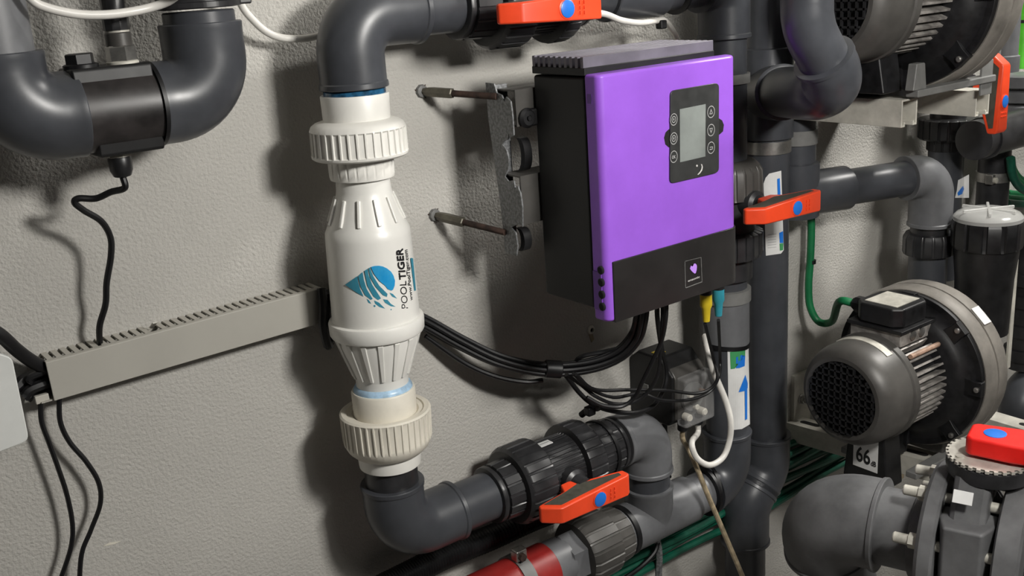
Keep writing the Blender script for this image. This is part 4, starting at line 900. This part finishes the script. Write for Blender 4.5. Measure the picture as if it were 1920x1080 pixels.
# ---------------------------------------------------------------- strut channels
def strut(lab, X0, ztop, o_end, h=.041, w=.041, m_='zinc_pale', slots=0, o0=0.0, rise=0.0):
    t = thing('strut_channel', lab, 'channel', (X0, 0, ztop-h))
    tk = .0028
    q = [(0, 0), (w, 0), (w, -h), (w-.010, -h), (w-.010, -h+.007), (w-.010+tk, -h+.007), (w-.010+tk, -h+tk), (w-tk, -h+tk), (w-tk, -tk), (tk, -tk), (tk, -h+tk), (.010-tk, -h+tk), (.010-tk, -h+.007), (.010, -h+.007), (.010, -h), (0, -h)]
    MB().prism(q, (X0, -o0, ztop), EX, UP, OUT*(o_end-o0)+UP*rise).build('channel', m_, t, bevel=.0006)
    for k in range(slots):
        y = o_end-.03-.055*k; n = 6
        sl = [(w*.5+.006*math.cos(a), y+.016+.006*math.sin(a)) for a in [math.pi*j/n for j in range(n+1)]]+[(w*.5+.006*math.cos(a), y-.016+.006*math.sin(a)) for a in [math.pi+math.pi*j/n for j in range(n+1)]]
        MB().prism(sl, (X0, 0, ztop+.0001), EX, OUT+UP*rise/o_end, UP*.0004).build('slot', 'dark_void', t)
    return t
for (px, py, o, lab) in ((1688, 189, .27, 'pale metal channel under the upper pump motor end'), (1828, 172, .27, 'pale metal channel under the upper pump volute')):
    a = P(px, py, o); strut(lab, float(a[0])+.005, float(a[2]), o)
XSL = 1.475
OL = .40
strut('slotted metal channel from the wall carrying the lower pump', XSL, float(on_line((XSL, 0, 0), UP, py=792)[2]), OL, .037, .041, slots=7, rise=.030)
a = P(1868, 790, .26); strut('slotted metal channel under the lower pump volute behind the red valve lever', float(a[0]), float(a[2]), OL, .037, .041, slots=2)
wb_ = P(1492, 750, 0)
pt = thing('wall_plate', 'pale metal wall plate with bolt beside the lower pump', 'wall plate', wb_)
MB().box((wb_[0]+.01, -.004, wb_[2]-.01), (.05, .008, .13)).build('plate', 'zinc_pale', pt, bevel=.001)
MB().lathe((wb_[0]+.006, -.008, wb_[2]+.003), OUT, [(.010, 0), (.010, .002), (.009, .003)], 18).build('washer', 'steel', pt)
MB().lathe((wb_[0]+.006, -.010, wb_[2]+.003), OUT, [(.0078, 0), (.0078, .007), (.0055, .0075), (.0055, .018), (.0045, .019)], 6).build('bolt', 'steel', pt, smooth=False)
# ---------------------------------------------------------------- big butterfly valve, lower right
DV = unit(np.array([*(-ray(-1992, 158))[:2], 0.0])); SV = np.cross(UP, DV)
VO = .40
VC = P(1652, 984, VO)
vl = lambda px: on_line(VC, DV, px=px)
vk = mpp(VC)
RB = .0655
be = thing('large_elbow', 'large dusty grey PVC elbow in front of the butterfly valve', 'pipe elbow', VC)
ec = on_line(VC, DV, px=1533)
edn = unit((.42, 0, -1))
elbow(ec, -edn, DV, .060, RB, .012, float(np.dot(VC-ec, DV))-.066, n=48, lip=.006).build('elbow', 'pvc_dusty', be)
cyl(ec+edn*.05, ec+edn*.5, .0545).build('down_pipe', 'pvc_dusty', be)
cyl(VC-DV*.01, vl(1735), .0555, 44).build('pipe', 'pvc_dusty', be)
bv = thing('butterfly_valve', 'flanged butterfly valve with red lever and notch plate', 'valve', vl(1830)-UP*.1)
A_ = vl(1720); q_ = lambda px: float(np.dot(vl(px)-A_, DV))
MB().lathe(A_, DV, [(.056, q_(1716)), (.062, q_(1716)+.002), (.064, q_(1745))], 48).build('stub_collar', 'pvc_dusty', bv)
FRR = .108
MB().lathe(A_, DV, [(.058, q_(1745)), (FRR-.004, q_(1745)), (FRR, q_(1745)+.005), (FRR, q_(1778)-.003), (FRR-.004, q_(1778)), (.05, q_(1778))], 64).build('flange', 'pvc_dusty', bv)
MB().lathe(A_, DV, [(.05, q_(1778)), (.074, q_(1784)), (.082, q_(1792)), (.082, q_(1858)), (.074, q_(1868)), (.05, q_(1869))], 18).build('valve_body', 'pvc_dusty', bv)
MB().lathe(A_, DV, [(.05, q_(1872)), (FRR-.004, q_(1880)), (FRR, q_(1884)), (FRR, q_(1925)), (FRR-.004, q_(1930)), (.05, q_(1930))], 64).build('flange', 'pvc_dusty', bv)
cyl(vl(1930), vl(2200), .0555, 44).build('outlet_pipe', 'pvc_dusty', bv)
vm = vl(1826); zplate = float(on_line(vm, UP, py=868)[2])
q = [(-.024, -.022), (-.016, -.028), (.016, -.028), (.024, -.022), (.024, .022), (.016, .028), (-.016, .028), (-.024, .022)]
side = -SV if np.dot(-SV, CAM-vm) > 0 else SV
sh = side*.055; zn = float(on_line(vm+side*.08, UP, py=985)[2])-vm[2]
q2 = [(-.034, -.010), (-.024, -.040), (.024, -.040), (.034, -.010), (.034, .022), (-.034, .022)]; sg_ = 1 if np.dot(side, SV) < 0 else -1
nk = MB().loft([vm+DV*a*.95+SV*b+sh+UP*(zn-.02) for a, b in q], [vm+DV*a*.95+SV*b+sh*.3+UP*(zplate-vm[2]) for a, b in q]).build('neck', 'pvc_dusty', bv, bevel=.003)
MB().loft([vm+DV*a+SV*b*sg_+sh*1.05-UP*.14 for a, b in q2], [vm+DV*a+SV*b*sg_+sh*1.05+UP*zn for a, b in q2]).build('body_lug', 'pvc_dusty', bv, bevel=.004)
nb = vm-SV*.0  # towards the camera side of the neck
side = -SV if np.dot(-SV, CAM-vm) > 0 else SV
MB().box(vm+side*.072+UP*(float(on_line(vm+side*.072, UP, py=935)[2])-vm[2])-DV*.006, (.024, .003, .017), (DV, unit(side+UP*.6), unit(UP-side*.6))).build('size_tag', 'label_paper', nk, bevel=.0006)
pc = np.array([vm[0], vm[1], zplate])+DV*.012
MB().lathe(pc, UP, [(.035, -.012), (.052, -.010), (.054, 0), (.054, .010), (.050, .012)], 48).build('head', 'nut_black', bv)
MB().lathe(pc, UP, [(.052, .012), (.0545, .012, 1), (.0545, .016, 1), (.052, .016)], ridge=(32, .0035, 2)).build('notch_plate', 'zinc', bv)
MB().lathe(pc-DV*.032+side*.026, UP, [(.0055, .016), (.0055, .018), (.003, .018)], 14).build('plate_screw', 'bolt_pale', bv)
hq = [(-.028, -.020), (-.022, -.026), (.03, -.030), (.15, -.024), (.15, .024), (.03, .030), (-.022, .026), (-.028, .020)]
h_ = MB().prism(hq, pc+UP*.020, DV, SV, UP*.026).build('lever', 'red_bright', bv, bevel=.005, seg=3)
MB().lathe(pc+UP*.0455+DV*.004, UP, [(.014, 0), (.014, .0012), (.012, .0016)], 32).build('cap', 'blue_cap', h_)
MB().lathe(pc, UP, [(.018, .01), (.018, .024)], 24).build('stem', 'nut_black', bv)
for k in range(8):
    a = 2*math.pi*(k+.5)/8; rd = SV*math.cos(a)+UP*math.sin(a); c = A_+rd*.088
    for (x0, s) in ((q_(1745), -1), (q_(1880), -1), (q_(1778), 1)):
        if s < 0 and x0 < q_(1800):
            MB().lathe(c+DV*x0, -DV, [(.0105, 0), (.0105, .011), (.009, .012)], 6).build('nut', 'bolt_pale', bv, smooth=False)
            MB().lathe(c+DV*x0, -DV, [(.0072, 0), (.0072, .030), (.006, .0315)], 16).build('bolt_end', 'bolt_pale', bv)
    MB().lathe(c+DV*q_(1778), DV, [(.0072, -.002), (.0072, q_(1880)-q_(1778))], 14).build('bolt_shank', 'bolt_pale', bv)
# ---------------------------------------------------------------- far right: union, pipes, red lever, green hoses
mo = .075
XM = float(P(1776, 250, mo)[0]); zM = lambda py: float(on_line((XM, -mo, 0), UP, py=py)[2])
pm = thing('pvc_pipe', 'dark vertical pipe with wide ribbed union under the upper pump', 'pipe', (XM, -mo, zM(380)))
MB().lathe((XM, -mo, zM(262)), UP, [(.036, 0), (.050, .003), (.0545, .007, 1), (.0545, zM(222)-zM(262), 1), (.05, zM(220)-zM(262)), (.03, zM(219)-zM(262))], ridge=(20, .0022, 3)).build('union_nut', 'black_plastic', pm)
MB().lathe((XM, -mo, zM(280)), UP, [(.034, 0), (.037, .001, 1), (.037, zM(255)-zM(280), 1)], ridge=(16, .0012, 3)).build('end_collar', 'black_plastic', pm)
cyl((XM, -mo, zM(276)), (XM, -mo, zM(520)), .033).build('pipe', 'pvc', pm)
cyl((XM, -mo, zM(225)), (XM, -mo, zM(100)), .033).build('riser', 'nut_black', pm)
sm = cyl_surface((XM, -mo, 1), (XM, -mo, 2), .0336); Z7 = lambda pts: zoomed(pts, 1640, 280, .2407)
decal('pipe_label', [Z7([(650, 240), (735, 195), (735, 378), (625, 378), (640, 320)])], sm, 'label_paper', pm, 4)
decal('pipe_label_print', [Z7([(660, 320), (725, 240), (728, 300), (690, 345), (650, 362), (645, 340)])], cyl_surface((XM, -mo, 1), (XM, -mo, 2), .0341), 'print_blue', pm, 4)
po = .16
p5 = thing('pvc_pipe', 'glossy black horizontal pipe behind the upright red lever', 'pipe', P(1880, 262, po))
a = P(1825, 264, po); MB().lathe(a, EX, [(.03, 0), (.036, .001), (.036, .6), (.03, .602)], 40).build('pipe', 'nut_black', p5)
MB().lathe(a+EX*.03, EX, [(.036, 0), (.039, 0), (.039, .012), (.036, .012)], 40).build('collar', 'nut_black', p5)
p6o = .08
XQ = float(P(1862, 340, p6o)[0]); zQ = lambda py: float(on_line((XQ, -p6o, 0), UP, py=py)[2])
p6 = thing('pvc_pipe', 'dark vertical pipe held by a steel clip beside the green hoses', 'pipe', (XQ, -p6o, zQ(400)))
cyl((XQ, -p6o, zQ(500)), (XQ, -p6o, zQ(240)), .031).build('pipe', 'nut_black', p6)
cq = thing('pipe_clip', 'steel pipe clip with screw on the dark pipe beside the green hoses', 'pipe clip', (XQ, -p6o, zQ(330)))
MB().lathe((XQ, -p6o, zQ(338)), UP, [(.031, 0), (.034, 0), (.034, .019), (.031, .019)], 36).build('strap', 'steel', cq)
MB().box((XQ-.034, -p6o-.012, zQ(330)), (.012, .016, .02)).build('clip_ear', 'steel', cq, bevel=.002)
MB().lathe((XQ-.034, -p6o-.02, zQ(331)), OUT, [(.006, 0), (.006, .006), (.004, .007)], 8).build('screw', 'bolt_pale', cq)
rl = thing('ball_valve', 'ball valve with upright orange-red lever below the upper pump volute', 'valve', P(1880, 250, .2))
hv = P(1884, 176, .26)
handle(hv, UP, unit(OUT+EX*.05), -EX, rl, 'red_orange', .135, flip=-1)
MB().lathe(hv-OUT*.08, OUT, [(.03, -.05), (.03, .02), (.016, .022), (.016, .04)], 32).build('valve_body', 'nut_black', rl)
gp = thing('green_pipe', 'bright green pipe standing at the back beside grey pipes', 'pipe', P(1915, 130, .05))
a = P(1914, 128, .05); MB().lathe(a, UP, [(.016, 0), (.016, .8)], 24).build('pipe', 'green_lime', gp)
MB().lathe(on_line(a, UP, py=42), UP, [(.016, 0), (.019, 0), (.019, .006), (.016, .006)], 24).build('band', 'rubber', gp)
a = P(1888, 60, .12); g2 = thing('pvc_pipe', 'grey blue vertical pipe in front of the bright green pipe', 'pipe', a)
MB().lathe(on_line(a, UP, py=135), UP, [(.02, 0), (.026, .001), (.026, .03), (.0225, .032), (.0225, .6)], 32).build('pipe', 'pvc_light', g2)
a = P(1862, 60, .20); MB().box((a[0], a[1], a[2]+.08), (.006, .03, .34)).build('upright_plate', 'bracket_grey', up_)
a = P(1905, 170, .09); p7 = thing('filter_pipe', 'stack of grey pipe collars at the right behind the red lever', 'pipe', a)
for k, (py, r) in enumerate(((150, .05), (178, .045), (205, .052))): MB().lathe(on_line(a+EX*.03, UP, py=py), UP, [(r-.004, -.013), (r, -.011), (r, .010), (r-.004, .012)], 36).build('collar', 'pvc_light', p7)
for k, (dy, m_) in enumerate(((0, 'green_cable'), (18, 'green_cable'), (36, 'green_dark'))):
    tag(pxtube([(1893+k, 296, .088+.018*k), (1899, 318+dy*.3, .088+.018*k), (1912, 336+dy*.4, .088+.018*k), (1935, 346+dy*.5, .088+.018*k)], .0085, 12).build('green_hose', m_), 'green hose curling down beside the dark clipped pipe', 'hose', 'green hoses at the right')
    tag(pxtube([(1888, 362+dy*.5, .016+.018*k), (1905, 364+dy*.5, .016+.018*k), (1940, 366+dy*.5, .016+.018*k)], .008, 10).build('green_hose', m_), 'green hose lying level behind the strainer lid', 'hose', 'level green hoses at the right')
a = P(1897, 590, .21); MB().box((a[0], a[1], a[2]), (.012, .004, .22)).build('upright_plate', 'zinc_pale', sb)
a = P(1925, 600, .16); p8 = thing('pvc_pipe', 'dark vertical pipe with stacked collars right of the strainer', 'pipe', a)
MB().lathe(on_line(a, UP, py=688), UP, [(.03, 0), (.034, .001), (.034, .30)], 32).build('pipe', 'nut_black', p8)
for py in (520, 560, 615, 660): MB().lathe(on_line(a, UP, py=py), UP, [(.034, -.014), (.040, -.012), (.040, .012), (.034, .014)], 32).build('collar', 'nut_black', p8)
be2 = thing('pvc_elbow', 'glossy grey elbow below the strainer at the right', 'pipe elbow', P(1900, 740, .16))
a = P(1915, 735, .18); elbow(a, -EX, -UP, .045, .042, .06, .04, n=36).build('elbow', 'pvc', be2)
cyl(a+EX*.1, a+EX*.4, .036).build('pipe', 'pvc', be2)
# bits under the lower pump
for k, (px, py, w, h, lab) in enumerate(((1635, 878, .05, .03, 'beige block behind the large elbow under the lower pump'), (1665, 885, .06, .035, 'beige block leaning on its neighbour under the lower pump'))):
    a = P(px, py, .03); tag(MB().box(a, (w, .04, h)).build('wood_block', 'wood_beige', bevel=.002), lab, 'block')
